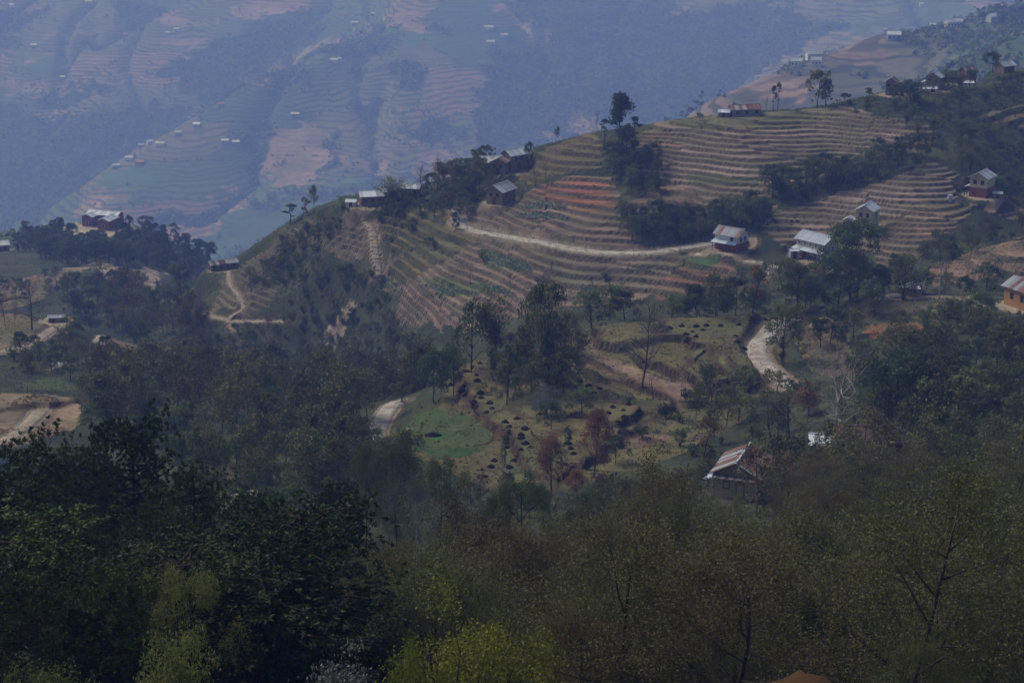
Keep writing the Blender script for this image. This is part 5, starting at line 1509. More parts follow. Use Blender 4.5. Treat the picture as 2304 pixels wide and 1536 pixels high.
T(884, 462, 66, 'bamboo', 'pale_bamboo_clump', 'bright yellow-green bamboo clump on the ridge hamlet', 'bamboo', wpx=72, ymin=430)
T(945, 436, 70, 'bare', 'bare_tree', 'leafless grey tree on the ridge right of the bamboo', wpx=42, ymin=430)
T(1052, 398, 42, 'dark', 'dark_evergreen_tree', 'round dark tree left of the grey roofs on the middle ridge', wpx=30, ymin=430)
T(1074, 398, 48, 'dark', 'dark_evergreen_tree', 'dark tree touching the grey roof on the middle ridge', wpx=30, ymin=430)
T(968, 560, 30, 'dark', 'dark_evergreen_tree', 'lone dark bushy tree at the left of the central terraces', wpx=24, ymin=430)
T(1024, 520, 44, 'column', 'columnar_tree', 'dark narrow tree left of the dirt road', wpx=18, ymin=430)
T(850, 500, 28, 'dark', 'dark_evergreen_tree', 'small dark tree beside the track below the hamlet', wpx=18, ymin=430)
T(1838, 243, 84, 'green', 'leafy_tree', 'tall olive tree on the skyline right of the twin poles', wpx=48, ymin=465)
T(1858, 240, 64, 'column', 'columnar_tree', 'dark tree overlapping the tall olive tree on the skyline', wpx=28, ymin=465)
T(1740, 253, 60, 'pole', 'lopped_tree', 'left of the twin bare-stemmed trees on the skyline', wpx=13, ymin=465)
T(1748, 252, 66, 'pole', 'lopped_tree', 'right of the twin bare-stemmed trees on the skyline', wpx=13, ymin=465)
T(1575, 272, 18, 'green', 'leafy_tree', 'small bush-like tree on the crest left of the rusted roof', wpx=14, ymin=465)
T(1722, 250, 36, 'bare', 'bare_tree', 'thin leafless sapling left of the twin stems', wpx=10, ymin=465)
T(2232, 160, 44, 'dark', 'dark_evergreen_tree', 'dark round-headed tree at the top right house', wpx=34, ymin=485)
T(2262, 140, 24, 'light', 'light_green_tree', 'light green tree behind the top right house', wpx=24, ymin=485)
T(2055, 232, 46, 'dark', 'dark_evergreen_tree', 'big dark tree right of the narrow brown house', wpx=50, ymin=485)
T(1955, 228, 30, 'column', 'columnar_tree', 'dark bushy tree left of the narrow brown house', wpx=20, ymin=485)
T(1900, 236, 26, 'dark', 'dark_evergreen_tree', 'dark low tree on the crest, right of the tall olive tree', wpx=26, ymin=485)
T(2020, 208, 22, 'dark', 'dark_evergreen_tree', 'dark tree against the narrow brown house', wpx=18, ymin=485)
T(652, 505, 48, 'pole', 'lopped_tree', 'thin tufted tree on the left spur skyline', wpx=30, ymin=430)
T(680, 495, 52, 'gold', 'golden_tree', 'brownish open tree on the left spur skyline', wpx=28, ymin=430)
T(708, 478, 66, 'slender', 'slender_tree', 'tall faint tree on the left spur skyline', wpx=26, ymin=430)
T(770, 476, 36, 'light', 'light_green_tree', 'light green tree left of the ridge hamlet', wpx=40, ymin=430)
T(408, 680, 92, 'column', 'columnar_tree', 'big dark columnar tree left of the long low house', wpx=46, ymin=430)
T(72, 742, 105, 'bare', 'bare_tree', 'dense leafless brown tree at the left', wpx=88, ymin=330)
T(12, 735, 90, 'bare', 'bare_tree', 'dark bare trunk at the left edge', wpx=30, ymin=330)
T(34, 735, 70, 'bare', 'bare_tree', 'dark bare trunk second from the left edge', wpx=24, ymin=330)
T(262, 752, 64, 'dark', 'dark_evergreen_tree', 'dark tree at the head of the brown eroded ridge', wpx=34, ymin=330)
T(292, 760, 56, 'column', 'columnar_tree', 'dark narrow tree on the brown eroded ridge', wpx=24, ymin=330)
T(316, 790, 72, 'dark', 'dark_evergreen_tree', 'dark tree with visible stem on the brown eroded ridge', wpx=34, ymin=330)
T(392, 800, 40, 'bush', 'bush', 'dark bush on the end of the brown eroded ridge', 'bush', wpx=24, ymin=330)
T(62, 882, 100, 'slender', 'slender_tree', 'slender dark tree by the green strip at the left', wpx=42, ymin=300)
T(150, 745, 36, 'light', 'light_green_tree', 'green bushy tree right of the low grey hut', wpx=50, ymin=330)
T(245, 960, 125, 'bamboo_dark', 'bamboo_clump', 'large dark bamboo clump right of the tan field', 'bamboo', wpx=130, ymin=240)
T(330, 950, 100, 'bamboo_dark', 'bamboo_clump', 'smaller dark bamboo clump left of the pole-stemmed wood', 'bamboo', wpx=90, ymin=240)
T(530, 800, 44, 'gold', 'golden_tree', 'yellowish tree alone in the ravine', wpx=36, ymin=400)
T(490, 880, 40, 'gold', 'golden_tree', 'yellow-topped tree in the woods left of centre', wpx=60, ymin=300)
T(210, 870, 30, 'gold', 'golden_tree', 'golden tuft above the dark bamboo', wpx=30, ymin=300)
T(1060, 838, 172, 'green', 'leafy_tree', 'tall tree with yellowish top, left end of the knoll grove', wpx=82, ymin=240)
T(1108, 830, 185, 'bamboo', 'pale_bamboo_clump', 'feathery pale green tree in front of the central terraces', 'bamboo', wpx=74, ymin=240)
T(1212, 870, 245, 'dark', 'dark_evergreen_tree', 'tall dark layered tree in the middle of the knoll grove', wpx=88, ymin=240)
T(1236, 880, 262, 'bamboo_dark', 'bamboo_clump', 'olive feathery top rising over the knoll grove', 'bamboo', wpx=80, ymin=240)
T(1185, 860, 150, 'slender_brown', 'slender_brown_tree', 'grey-brown thin tree inside the knoll grove', wpx=60, ymin=240)
T(1262, 860, 150, 'slender_brown', 'slender_brown_tree', 'brown thin tree at the right of the knoll grove', wpx=66, ymin=240)
T(940, 880, 150, 'bamboo', 'pale_bamboo_clump', 'pale yellow-green feathery clump left of the knoll', 'bamboo', wpx=92, ymin=260)
T(975, 905, 125, 'dark', 'dark_evergreen_tree', 'dark tree at the left foot of the knoll', wpx=66, ymin=240)
T(1020, 890, 128, 'light', 'light_green_tree', 'bright green tree at the left foot of the knoll', wpx=46, ymin=240)
T(1140, 910, 150, 'green', 'leafy_tree', 'dull green tree at the front of the knoll grove', wpx=80, ymin=240)
T(1268, 890, 118, 'green', 'leafy_tree', 'rounded green tree at the right front of the knoll grove', wpx=70, ymin=240)
T(1310, 930, 68, 'light', 'light_green_tree', 'bright green rounded tree below the knoll grove', wpx=68, ymin=240)
T(1228, 935, 88, 'near_silver', 'grey_bush', 'grey-leaved tall bush below the knoll grove', 'bush', wpx=72, ymin=240)
T(1240, 965, 70, 'dark', 'dark_evergreen_tree', 'dark tree under the grey-leaved bush', wpx=50, ymin=240)
T(1442, 880, 236, 'bare', 'bare_tree', 'tall leafless tree standing alone on the knoll', wpx=120, ymin=240)
T(1470, 900, 60, 'bare', 'bare_tree', 'low leafless shrub-like tree right of the tall bare tree', wpx=60, ymin=240)
T(1330, 770, 115, 'green', 'leafy_tree', 'green tree behind the bare brown tread of the knoll', wpx=66, ymin=335)
T(1372, 765, 90, 'light', 'light_green_tree', 'bright green tree behind the tall bare tree', wpx=56, ymin=335)
T(1405, 760, 75, 'dark', 'dark_evergreen_tree', 'dark spreading tree behind the tall bare tree', wpx=60, ymin=335)
T(1568, 728, 82, 'dark', 'dark_evergreen_tree', 'dark tree behind the knoll, left of a round-topped one', wpx=52, ymin=335)
T(1655, 722, 92, 'dark', 'dark_evergreen_tree', 'dark round-topped tree behind the knoll', wpx=50, ymin=335)
T(1692, 722, 110, 'gold', 'golden_tree', 'olive-gold tree left of the dirt road bend', wpx=66, ymin=335)
T(1610, 728, 60, 'light', 'light_green_tree', 'light tree between two dark ones behind the knoll', wpx=50, ymin=335)
T(1510, 735, 62, 'green', 'leafy_tree', 'yellow-green bushy tree behind the knoll at the left', wpx=70, ymin=335)
T(1792, 700, 118, 'big', 'dark_evergreen_tree', 'broad dark tree left of the biggest tree', wpx=100, ymin=345)
T(1912, 688, 178, 'big', 'dark_evergreen_tree', 'biggest dark tree in front of the cream houses', wpx=132, ymin=345)
T(1886, 690, 80, 'dark', 'dark_evergreen_tree', 'low dark tree at the foot of the biggest tree', wpx=70, ymin=345)
T(1968, 705, 70, 'light', 'light_green_tree', 'fresh green tree right of the biggest tree', wpx=56, ymin=330)
T(2032, 680, 105, 'green', 'leafy_tree', 'olive tree behind the grass shelf', wpx=72, ymin=345)
T(2082, 660, 56, 'dark', 'dark_evergreen_tree', 'flat-topped dark tree left of the power pole', wpx=34, ymin=345)
T(2220, 650, 66, 'green', 'leafy_tree', 'green tree on the right terraced mound', wpx=62, ymin=345)
T(2145, 585, 44, 'column', 'columnar_tree', 'narrow dark tree above the right terraced mound', wpx=20, ymin=380)
T(1760, 810, 135, 'green', 'leafy_tree', 'shaggy dark green tree right of the road bend', wpx=70, ymin=290)
T(1868, 775, 96, 'dark', 'dark_evergreen_tree', 'dark tree above the pale dead branches', wpx=62, ymin=290)
T(1846, 780, 70, 'dark', 'dark_evergreen_tree', 'dark tree between the road bend and the red field', wpx=50, ymin=290)
T(1920, 760, 66, 'green', 'leafy_tree', 'grey-green tree at the corner of the red field', wpx=50, ymin=290)
T(1885, 935, 190, 'gnarled', 'dead_tree', 'pale gnarled dead tree with twisted branches', wpx=190, ymin=230)
T(1900, 985, 110, 'gnarled', 'dead_tree', 'lower pale dead tree with dark undersides', wpx=130, ymin=220)
T(1780, 1010, 165, 'bare', 'bare_tree', 'dense grey leafless tree below the road bend', wpx=170, ymin=215)
T(1740, 1000, 120, 'bare', 'bare_tree', 'grey leafless tree left of the dense leafless one', wpx=120, ymin=215)
T(1820, 935, 62, 'rust', 'rust_tree', 'dull red shrubby tree behind the leafless trees', wpx=60, ymin=230)
T(1240, 1120, 160, 'rust', 'rust_tree', 'rust-red oval tree with slender stem, front one', wpx=58, ymin=215)
T(1335, 1075, 172, 'rust', 'rust_tree', 'rust-red oval tree, taller one behind', wpx=68, ymin=215)
T(1300, 1120, 70, 'rust', 'rust_tree', 'low rusty shrub tree right of the front oval one', wpx=44, ymin=215)
T(1580, 1060, 130, 'gold', 'golden_tree', 'golden-orange narrow tree left of the rusted roof', wpx=62, ymin=215)
T(1690, 900, 74, 'light', 'light_green_tree', 'bright green tree in front of the dirt road bend', wpx=78, ymin=240)
T(1662, 945, 70, 'light', 'light_green_tree', 'bright green tree below the road bend, lower one', wpx=70, ymin=240)
T(1385, 1040, 70, 'dark', 'dark_evergreen_tree', 'dark tree right of the rust-red trees', wpx=50, ymin=220)
T(1445, 985, 40, 'bush', 'bush', 'dark bush beside the brown plot on the knoll', 'bush', wpx=50, ymin=230)
T(1130, 1090, 130, 'slender', 'slender_tree', 'thin pale-stemmed sapling among the heaps', wpx=22, ymin=225)
T(1278, 1000, 44, 'column', 'columnar_tree', 'small dark upright tree among the heaps', wpx=18, ymin=225)
T(832, 1022, 62, 'dark', 'dark_evergreen_tree', 'dark tree where the white path disappears', wpx=60, ymin=225)
T(852, 1035, 56, 'green', 'leafy_tree', 'green tree where the white path disappears', wpx=56, ymin=225)
T(905, 905, 50, 'green', 'leafy_tree', 'small green tree at the upper end of the white path', wpx=46, ymin=240)
T(1748, 885, 56, 'gold', 'golden_tree', 'yellowish shrub tree at the lower end of the road bend', wpx=44, ymin=240)
T(1790, 890, 50, 'bush', 'bush', 'dark bush at the lower end of the road bend', 'bush', wpx=60, ymin=240)
T(2160, 728, 60, 'bare', 'bare_tree', 'thin dark leafless stem right of the power pole', wpx=14, ymin=300)
T(2010, 965, 190, 'big', 'dark_evergreen_tree', 'large dark spreading tree, left of the right-hand wood', wpx=150, ymin=200)
T(2090, 960, 180, 'big', 'dark_evergreen_tree', 'large dark spreading tree, middle of the right-hand wood', wpx=150, ymin=200)
T(2150, 980, 150, 'green', 'leafy_tree', 'large olive tree, right of the right-hand wood', wpx=140, ymin=200)
T(2060, 850, 50, 'light', 'light_green_tree', 'yellowish tree crown on top of the right-hand wood', wpx=80, ymin=240)

# ------------------------------------------------------------------ foreground trees: bearing, crown top, distance, crown width (photo px)
def fg(u, vt, y, wpx, kind, name, label, cat='tree', lean=0.06):
    a, t = ray(u, vt)
    x = a * y
    z = ground(x, y)
    H = max(t * y - z, 3.0)
    return plant(kind, name, x, y, H, label, cat, None, wpx * spx(y) * 1.05, z, lean=lean)


fg(60, 975, 86, 300, 'pine', 'pine_tree', 'tall pine nearest the left edge')
fg(285, 935, 100, 300, 'pine', 'pine_tree', 'tallest pine, right of the tan field')
fg(170, 1010, 96, 240, 'pine', 'pine_tree', 'pine between the edge pine and the tallest pine')
fg(430, 1040, 96, 230, 'pine', 'pine_tree', 'pine with rounded top right of the tallest pine')
fg(-20, 1060, 76, 260, 'pine', 'pine_tree', 'pine cut off by the left edge')
fg(120, 1130, 68, 260, 'pine', 'pine_tree', 'lower pine in front of the edge pine')
fg(330, 1120, 80, 280, 'pine', 'pine_tree', 'dark pine in front of the tallest pine')
fg(560, 1110, 100, 220, 'pine', 'pine_tree', 'pine below the small tan terraces')
fg(650, 1150, 92, 240, 'pine', 'pine_tree', 'pine with drooping twigs left of centre')
fg(760, 1085, 108, 200, 'pine', 'pine_tree', 'rightmost pine of the left stand')
fg(480, 1190, 74, 260, 'pine', 'pine_tree', 'dark pine low in the left stand')
fg(230, 1260, 58, 260, 'pine', 'pine_tree', 'pine low at the left, behind the fresh green bush')
fg(30, 1280, 54, 260, 'pine', 'pine_tree', 'lowest dark pine at the left')
fg(620, 1270, 66, 260, 'pine', 'pine_tree', 'lowest dark pine left of the yellow bush')
fg(400, 1290, 60, 280, 'near_mid', 'fresh_green_tree', 'fresh green tree low among the pines')
fg(390, 1390, 46, 230, 'near_bush', 'glossy_bush', 'glossy dark bush at the bottom left', 'bush')
fg(100, 1450, 44, 260, 'near_bush', 'glossy_bush', 'dim bush in the bottom left corner', 'bush')
fg(800, 1420, 46, 290, 'near_silver', 'grey_bush', 'silvery grey bush at the bottom, left of the yellow bush', 'bush')
fg(1040, 1320, 58, 420, 'near_yellow', 'yellow_bush', 'large yellow-green bush at the bottom centre', 'bush')
fg(960, 1440, 46, 180, 'near_yellow', 'yellow_bush', 'small bright yellow bush at the bottom edge', 'bush')
fg(890, 985, 175, 170, 'near_dark', 'dark_evergreen_tree', 'nearly black tree below the white path')
fg(820, 990, 180, 80, 'near_dark', 'dark_evergreen_tree', 'narrow dark tree left of the nearly black one')
fg(985, 1030, 165, 130, 'near_dark', 'dark_evergreen_tree', 'dark tree below the green meadow')
fg(930, 1065, 130, 130, 'near_pale', 'pale_leaved_tree', 'pale-leaved small tree before the nearly black trees')
fg(1170, 1068, 150, 170, 'near_green', 'light_green_tree', 'bright green flat-topped tree under the heap field')
fg(1090, 1105, 150, 100, 'near_dark', 'dark_evergreen_tree', 'dark tree left of the bright flat-topped one')
fg(1000, 1110, 100, 330, 'alder', 'alder_tree', 'sparse-leaved alder with pale rounded top, left of centre')
fg(860, 1200, 84, 260, 'alder', 'alder_tree', 'sparse alder between the pines and the yellow bush')
fg(1450, 1005, 105, 330, 'alder', 'alder_tree', 'tall sparse alder reaching up beside the rust-red trees')
fg(1330, 1120, 96, 260, 'alder', 'alder_tree', 'brownish sparse alder right of the flat-topped tree')
fg(1560, 1090, 98, 240, 'alder_green', 'alder_tree', 'olive sparse alder left of the rusted roof')
fg(1180, 1180, 88, 300, 'alder', 'alder_tree', 'sparse alder behind the yellow bush')
fg(1680, 1160, 90, 260, 'alder_green', 'alder_tree', 'olive alder below the rusted roof')
fg(1812, 1075, 120, 150, 'alder', 'alder_tree', 'thin alder overlapping the right end of the rusted roof')
fg(1880, 1060, 128, 220, 'alder', 'alder_tree', 'alder in front of the long rusted roof')
fg(2020, 1040, 125, 240, 'alder_green', 'alder_tree', 'olive alder right of the long rusted roof')
fg(2170, 985, 130, 280, 'alder_green', 'alder_tree', 'tall olive alder at the right')
fg(2290, 960, 125, 260, 'alder', 'alder_tree', 'tall brown alder at the right edge')
fg(1850, 1015, 165, 170, 'alder', 'alder_tree', 'alder standing right before the whitish tin roof')
fg(1960, 1005, 160, 180, 'alder_green', 'alder_tree', 'alder hiding the middle of the long rusted roof')
fg(2060, 990, 165, 190, 'alder', 'alder_tree', 'alder hiding the right end of the long rusted roof')
fg(870, 1010, 210, 120, 'near_dark', 'dark_evergreen_tree', 'dark tree at the lower end of the white path')
fg(1640, 1108, 160, 150, 'alder_green', 'alder_tree', 'small alder hiding the foot of the ochre house')
fg(1752, 1098, 165, 90, 'alder', 'alder_tree', 'small alder at the right corner of the ochre house')
fg(2080, 1180, 88, 280, 'alder', 'alder_tree', 'pale-stemmed alder in the lower right')
fg(2240, 1190, 84, 280, 'alder_green', 'alder_tree', 'leafy alder in the lower right corner')
fg(1850, 1325, 68, 150, 'near_dark', 'dark_evergreen_tree', 'dark evergreen low at right of centre')
fg(1450, 1250, 74, 320, 'alder_green', 'alder_tree', 'wide alder at the bottom right of centre')
fg(1640, 1330, 66, 300, 'alder_green', 'alder_tree', 'low olive alder at the bottom')
fg(1300, 1340, 62, 280, 'alder', 'alder_tree', 'low brown alder right of the yellow bush')
fg(2040, 1390, 58, 280, 'alder_green', 'alder_tree', 'low leafy alder at the bottom right')
fg(2230, 1380, 60, 280, 'alder', 'alder_tree', 'low brown alder in the bottom right corner')
fg(1950, 1230, 80, 240, 'alder', 'alder_tree', 'brown alder above the dark evergreen, lower right')

SKY_U = [-200, 0, 300, 480, 620, 780, 900, 1010, 1120, 1230, 1320, 1450, 1560, 1610, 1680, 1770, 1850, 1950, 2100, 2200, 2304, 2500]
SKY_V = [1000, 1000, 980, 1110, 1130, 1110, 1140, 1130, 1160, 1180, 1130, 1050, 1100, 1130, 1150, 1090, 1010, 1000, 1000, 980, 960, 960]
r = random.Random(77)
nf = 0
spots = []
made = []
while nf < 270:
    y = math.exp(r.uniform(math.log(58), math.log(215)))
    u = r.uniform(-150, 2450)
    a, _ = ray(u, 1150)
    x = a * y
    if any((x - b[0]) ** 2 + (y - b[1]) ** 2 < 2.6 ** 2 for b in spots): continue
    spots.append((x, y))
    if y < 66 and 640 < u < 1290: continue
    if y < 63 and 200 < u < 560: continue
    if y < 72 and 1720 < u < 1960: continue
    nf += 1
    z = ground(x, y)
    lim = float(np.interp(u, SKY_U, SKY_V)) + r.uniform(0, 150) ** 1.0
    _, tl = ray(u, lim)
    Hmax = tl * y - z
    left = u < 720
    k = r.choice(['pine', 'pine', 'pine', 'near_bush']) if left else r.choice(['alder', 'alder_green', 'alder_green', 'alder_green', 'near_bush'])
    H = r.uniform(8, 13) if k != 'near_bush' else r.uniform(2.5, 4)
    H = min(H, Hmax)
    if H < 2.2: continue
    if H < 4.5: k = 'near_bush'
    lab = {'pine': ('pine_tree', 'dark pine', 'tree', 'pines in the lower left stand'),
           'near_bush': ('undergrowth_bush', 'dark leafy bush', 'bush', 'bushes under the foreground trees'),
           'alder': ('alder_tree', 'brownish sparse alder', 'tree', 'alders of the foreground wood'),
           'alder_green': ('olive_alder_tree', 'olive-leaved alder', 'tree', 'olive alders of the foreground wood')}[k]
    u_, v_ = pix(x, y, z + H)
    place = next(s for lim_, s in ((200, 'at the far left'), (420, 'below the tallest pine'), (720, 'at the right of the pine stand'), (900, 'below the nearly black trees'), (1120, 'above the yellow bush'),
                                   (1290, 'below the flat-topped tree'), (1450, 'below the rust-red trees'), (1600, 'left of the rusted roof'), (1790, 'below the rusted roof'), (1960, 'below the long rusted roof'),
                                   (2140, 'in the lower right'), (9999, 'near the right edge')) if u_ < lim_)
    row = 'front-row ' if y < 85 else ('middle-row ' if y < 140 else 'back-row ')
    o = plant(k, lab[0], x, y, H, row + lab[1] + ' ' + place, lab[2], lab[3], H * r.uniform(0.72, 1.0) if k != 'near_bush' else H * 1.1, z, r)
    made.append((o, u_))
number_off(made)

# ------------------------------------------------------------------ uncountable growth
def tufts(name, pts, rad, nq, size, mat, seed, label, cat, hgt=0.8):
    r = np.random.default_rng(seed)
    pts = np.repeat(np.asarray(pts, float), nq, 0)
    n = len(pts)
    d = r.normal(size=(n, 3)); d /= np.linalg.norm(d, axis=1)[:, None]; d[:, 2] = np.abs(d[:, 2]) * hgt
    rr = np.repeat(np.broadcast_to(np.asarray(rad, float), (n // nq,)), nq)
    c = pts + d * (rr * (0.4 + 0.6 * r.random(n)))[:, None]
    V, Fq = leaf_quads(c, size, r, 0.4, 0.6, d * 0.5)
    o = mesh_np(name, V, Fq, mat, tint=0.5 * r.random(n) + 0.5 * np.repeat(r.random(n // nq), nq))
    tag(o, label, cat, kind='stuff')
    return o


pts, rad = [], []
r = random.Random(5)
for wi, (poly, n, ymin, kinds, where, hs) in enumerate(WOODS):
    for (x, y) in scatter(poly, int(n * 2.0), ymin, 1300 + wi, 1.2):
        pts.append((x, y, ground(x, y))); rad.append(r.uniform(0.7, 1.7))
tufts('undergrowth', pts, rad, 34, 0.40, L_MID, 31, 'scrubby undergrowth covering the wooded slopes', 'undergrowth')
pts, rad = [], []
for k in range(900):
    y = math.exp(r.uniform(math.log(40), math.log(235))); a = r.uniform(-0.34, 0.34)
    pts.append((a * y, y, ground(a * y, y))); rad.append(r.uniform(0.5, 1.5))
tufts('forest_floor_shrubs', pts, rad, 44, 0.17, L_ALDER, 32, 'brown shrubs covering the foreground forest floor', 'undergrowth')
# grass and weeds over the open ground
rg2 = np.random.default_rng(21)
isroad = CC[..., 0] > 0.265
for nm, y0, y1, n, sz, mat, sd, lab in (('meadow_grass', 205, 425, 9000, 0.24, L_ALDERG, 41, 'olive grass tufts over the open ground of the knoll'),
                                        ('dry_weeds', 205, 425, 5000, 0.26, L_ALDER, 42, 'brown dry weeds over the open ground'),
                                        ('hillside_scrub', 425, 850, 7500, 0.42, L_MID, 43, 'low green scrub over the uncultivated hillsides')):
    ok = (YY > y0) & (YY < y1) & (np.abs(AA) < 0.32) & ~isroad & ((TERR == 0) if y0 > 400 else True)
    jj, ii = np.nonzero(ok)
    vis = (ZZ[jj, ii] + 0.6) / YY[jj, ii] >= TT[np.maximum(jj - 2, 0), ii]
    jj, ii = jj[vis], ii[vis]
    dens = sstep(-0.15, 0.35, fbm(XX[jj, ii] / 14, YY[jj, ii] / 14, sd, 3)) + 0.05
    wt_ = dens * YY[jj, ii] * np.gradient(yrow)[jj]
    sel = rg2.choice(len(jj), n, replace=False, p=wt_ / wt_.sum())
    pts = np.stack([XX[jj[sel], ii[sel]], YY[jj[sel], ii[sel]], ZZ[jj[sel], ii[sel]]], -1)
    tufts(nm, pts, rg2.uniform(0.15, 0.55, n) * (1.8 if y0 > 400 else 1.0), 5, sz, mat, sd, lab, 'grass', 0.7)
# weeds along terrace banks
jj, ii = np.nonzero(riser & (YY > 240) & (YY < 660))
sel = np.random.default_rng(3).choice(len(jj), 9000, replace=False)
pts = np.stack([XX[jj[sel], ii[sel]], YY[jj[sel], ii[sel]], ZZ[jj[sel], ii[sel]]], -1)
tufts('terrace_weeds', pts, np.random.default_rng(4).uniform(0.15, 0.5, len(pts)), 5, 0.30, L_ALDERG, 33, 'weeds and grass growing on the terrace banks', 'weeds', 0.7)
# vegetable rows on the terraces
M_VEG = leaf_mat('leaf_vegetable', (0.11, 0.18, 0.13), (0.19, 0.27, 0.20), 0.2)
pts = []
for k, (poly, n) in enumerate([([(1085, 560), (1130, 572), (1190, 590), (1200, 612), (1130, 600), (1080, 578)], 130), ([(1180, 462), (1272, 460), (1275, 470), (1190, 472)], 60), ([(1150, 486), (1200, 478), (1278, 486), (1275, 498), (1200, 492)], 80),
                               ([(940, 648), (1040, 652), (1080, 662), (1000, 664)], 90), ([(1080, 640), (1120, 640), (1155, 660), (1120, 662)], 80), ([(850, 610), (900, 640), (900, 665), (860, 640)], 40), ([(1300, 645), (1350, 650), (1340, 662)], 40)]):
    for (x, y) in scatter(poly, n, 400, 1500 + k, 0.5):
        pts.append((x, y, ground(x, y)))
tufts('vegetable_crop', pts, 0.45, 12, 0.42, M_VEG, 34, 'rows of blue-green leafy vegetables on the terraces', 'crop')
# far woods
rg = np.random.default_rng(12)
jj, ii = np.nonzero(FARWOOD & (np.abs(AA) < 0.33) & (YY < 4700))
vis = (ZZ[jj, ii] + 8) / YY[jj, ii] >= TT[np.maximum(jj - 2, 0), ii]
jj, ii = jj[vis], ii[vis]
wts = YY[jj, ii] * np.gradient(yrow)[jj]
sel = rg.choice(len(jj), 11000, replace=False, p=wts / wts.sum())
pts = np.stack([XX[jj[sel], ii[sel]], YY[jj[sel], ii[sel]], ZZ[jj[sel], ii[sel]] + 1.0], -1) + rg.normal(size=(11000, 3)) * np.array([4, 4, 0])
tufts('far_woodland', pts, rg.uniform(3.0, 8.0, 11000), 7, 6.2, L_DARK, 35, 'dark hazy woods covering the far valley slopes', 'woodland', 1.5)
jj, ii = np.nonzero((YY > 860) & (PLOT_EDGE | (wood_n > 0.12)) & ~FARWOOD & (np.abs(AA) < 0.33) & (YY < 4600))
vis = (ZZ[jj, ii] + 4) / YY[jj, ii] >= TT[np.maximum(jj - 2, 0), ii]
jj, ii = jj[vis], ii[vis]
sel = rg.choice(len(jj), 4500, replace=False)
pts = np.stack([XX[jj[sel], ii[sel]], YY[jj[sel], ii[sel]], ZZ[jj[sel], ii[sel]] + 0.5], -1)
tufts('far_hedgerows', pts, rg.uniform(1.8, 5.0, 4500), 6, 4.0, L_MID, 36, 'specks of bushes between the far fields', 'bushes', 1.2)

# ------------------------------------------------------------------ manure heaps
HM = []
for s in range(3):
    rr = np.random.default_rng(40 + s)
    n, m = 9, 4
    V = [(0, 0, 0.52)]
    for k in range(1, m + 1):
        f = k / m
        for j in range(n):
            an = j * 2 * math.pi / n
            q = 0.72 * f * (1 + 0.16 * rr.normal())
            V.append((q * math.cos(an), q * math.sin(an), 0.52 * (1 - f) ** 0.8 * (1 + 0.2 * rr.normal()) - 0.10 * (k == m)))
    Fq = [(0, 1 + j, 1 + (j + 1) % n, 1 + (j + 1) % n) for j in range(n)]
    me = bpy.data.meshes.new('manure_heap')
    me.from_pydata(V, [], [(0, 1 + j, 1 + (j + 1) % n) for j in range(n)] + [(1 + (k - 1) * n + j, 1 + k * n + j, 1 + k * n + (j + 1) % n, 1 + (k - 1) * n + (j + 1) % n) for k in range(1, m) for j in range(n)])
    me.materials.append(M_DUNG)
    HM.append(me)
H5 = [(950, 1053), (908, 1077), (862, 1107), (823, 1132), (790, 1160), (762, 1193), (928, 1130), (935, 1167), (850, 1200), (838, 1232), (862, 1258), (955, 1243), (958, 1277), (910, 1305), (938, 1337), (993, 1370), (1030, 1345), (1015, 1310),
      (1305, 1348), (1340, 1380), (1190, 1412), (1240, 1477), (1140, 1468), (1142, 1495), (1220, 1517)]
H5b = [(1600, 1170), (1655, 1200), (1725, 1217), (1680, 1243), (1922, 1283), (1915, 1320), (1880, 1358), (1885, 1403), (1845, 1435), (1812, 1337), (1782, 1375), (1780, 1470)]
H2 = [(925, 187), (925, 208), (920, 247), (920, 268), (913, 292), (1008, 195), (988, 225), (988, 243), (1012, 272), (990, 303), (975, 335), (955, 362), (905, 160), (968, 140), (1090, 363), (1040, 290), (925, 398), (830, 395), (850, 363), (800, 445),
      (785, 412), (910, 433)]
H2b = [(1243, 243), (1250, 298), (1265, 325), (1220, 383), (1237, 270)]
H6 = [(8, 825), (85, 812), (178, 815), (245, 808), (337, 810), (115, 865), (155, 848), (222, 838), (178, 880), (120, 900), (457, 803), (548, 785), (558, 767), (435, 878), (443, 915), (487, 958), (630, 770), (680, 762), (320, 1295)]
H7 = [(640, 210), (640, 180), (640, 155), (660, 140), (695, 145), (705, 165), (710, 180), (715, 200), (690, 130), (765, 125), (770, 108), (795, 155), (800, 130), (835, 130), (870, 150), (880, 115), (820, 110)]
r = random.Random(9)
for lst, (ox, oy, s), where, grp, ymin, sc in [
    (H5, (750, 450, 0.3472), 'on the left flank of the knoll', 'manure heaps left on the knoll', 230, 1.0), (H5b, (750, 450, 0.3472), 'on the grass right of the knoll grove', 'manure heaps right of the grove', 230, 1.0),
    (H2, (750, 880, 0.4271), 'in the grass field left of the rust-red trees', 'manure heaps in the grass field', 220, 0.95), (H2b, (750, 880, 0.4271), 'between the two rust-red trees', 'manure heaps by the rust-red trees', 220, 0.9),
    (H6, (1504, 450, 0.3472), 'on the olive field beside the road bend', 'manure heaps by the road bend', 240, 1.0), (H7, (1504, 450, 0.3472), 'on the brown terrace above the roadside house', 'manure heaps on the brown terrace', 400, 0.6)]:
    hl = []
    for (x, y) in lst:
        p = at(ox + x * s, oy + y * s + 2, ymin)
        o = obj('manure_heap', r.choice(HM))
        o.location = p; o.rotation_euler = (0, 0, r.random() * 6.28)
        k = 0.8 * sc * r.uniform(0.75, 1.25); o.scale = (k * 1.15, k, k)
        tag(o, 'small dark manure heap ' + where, 'manure heap', grp)
        hl.append((o, ox + x * s))
    number_off(hl)

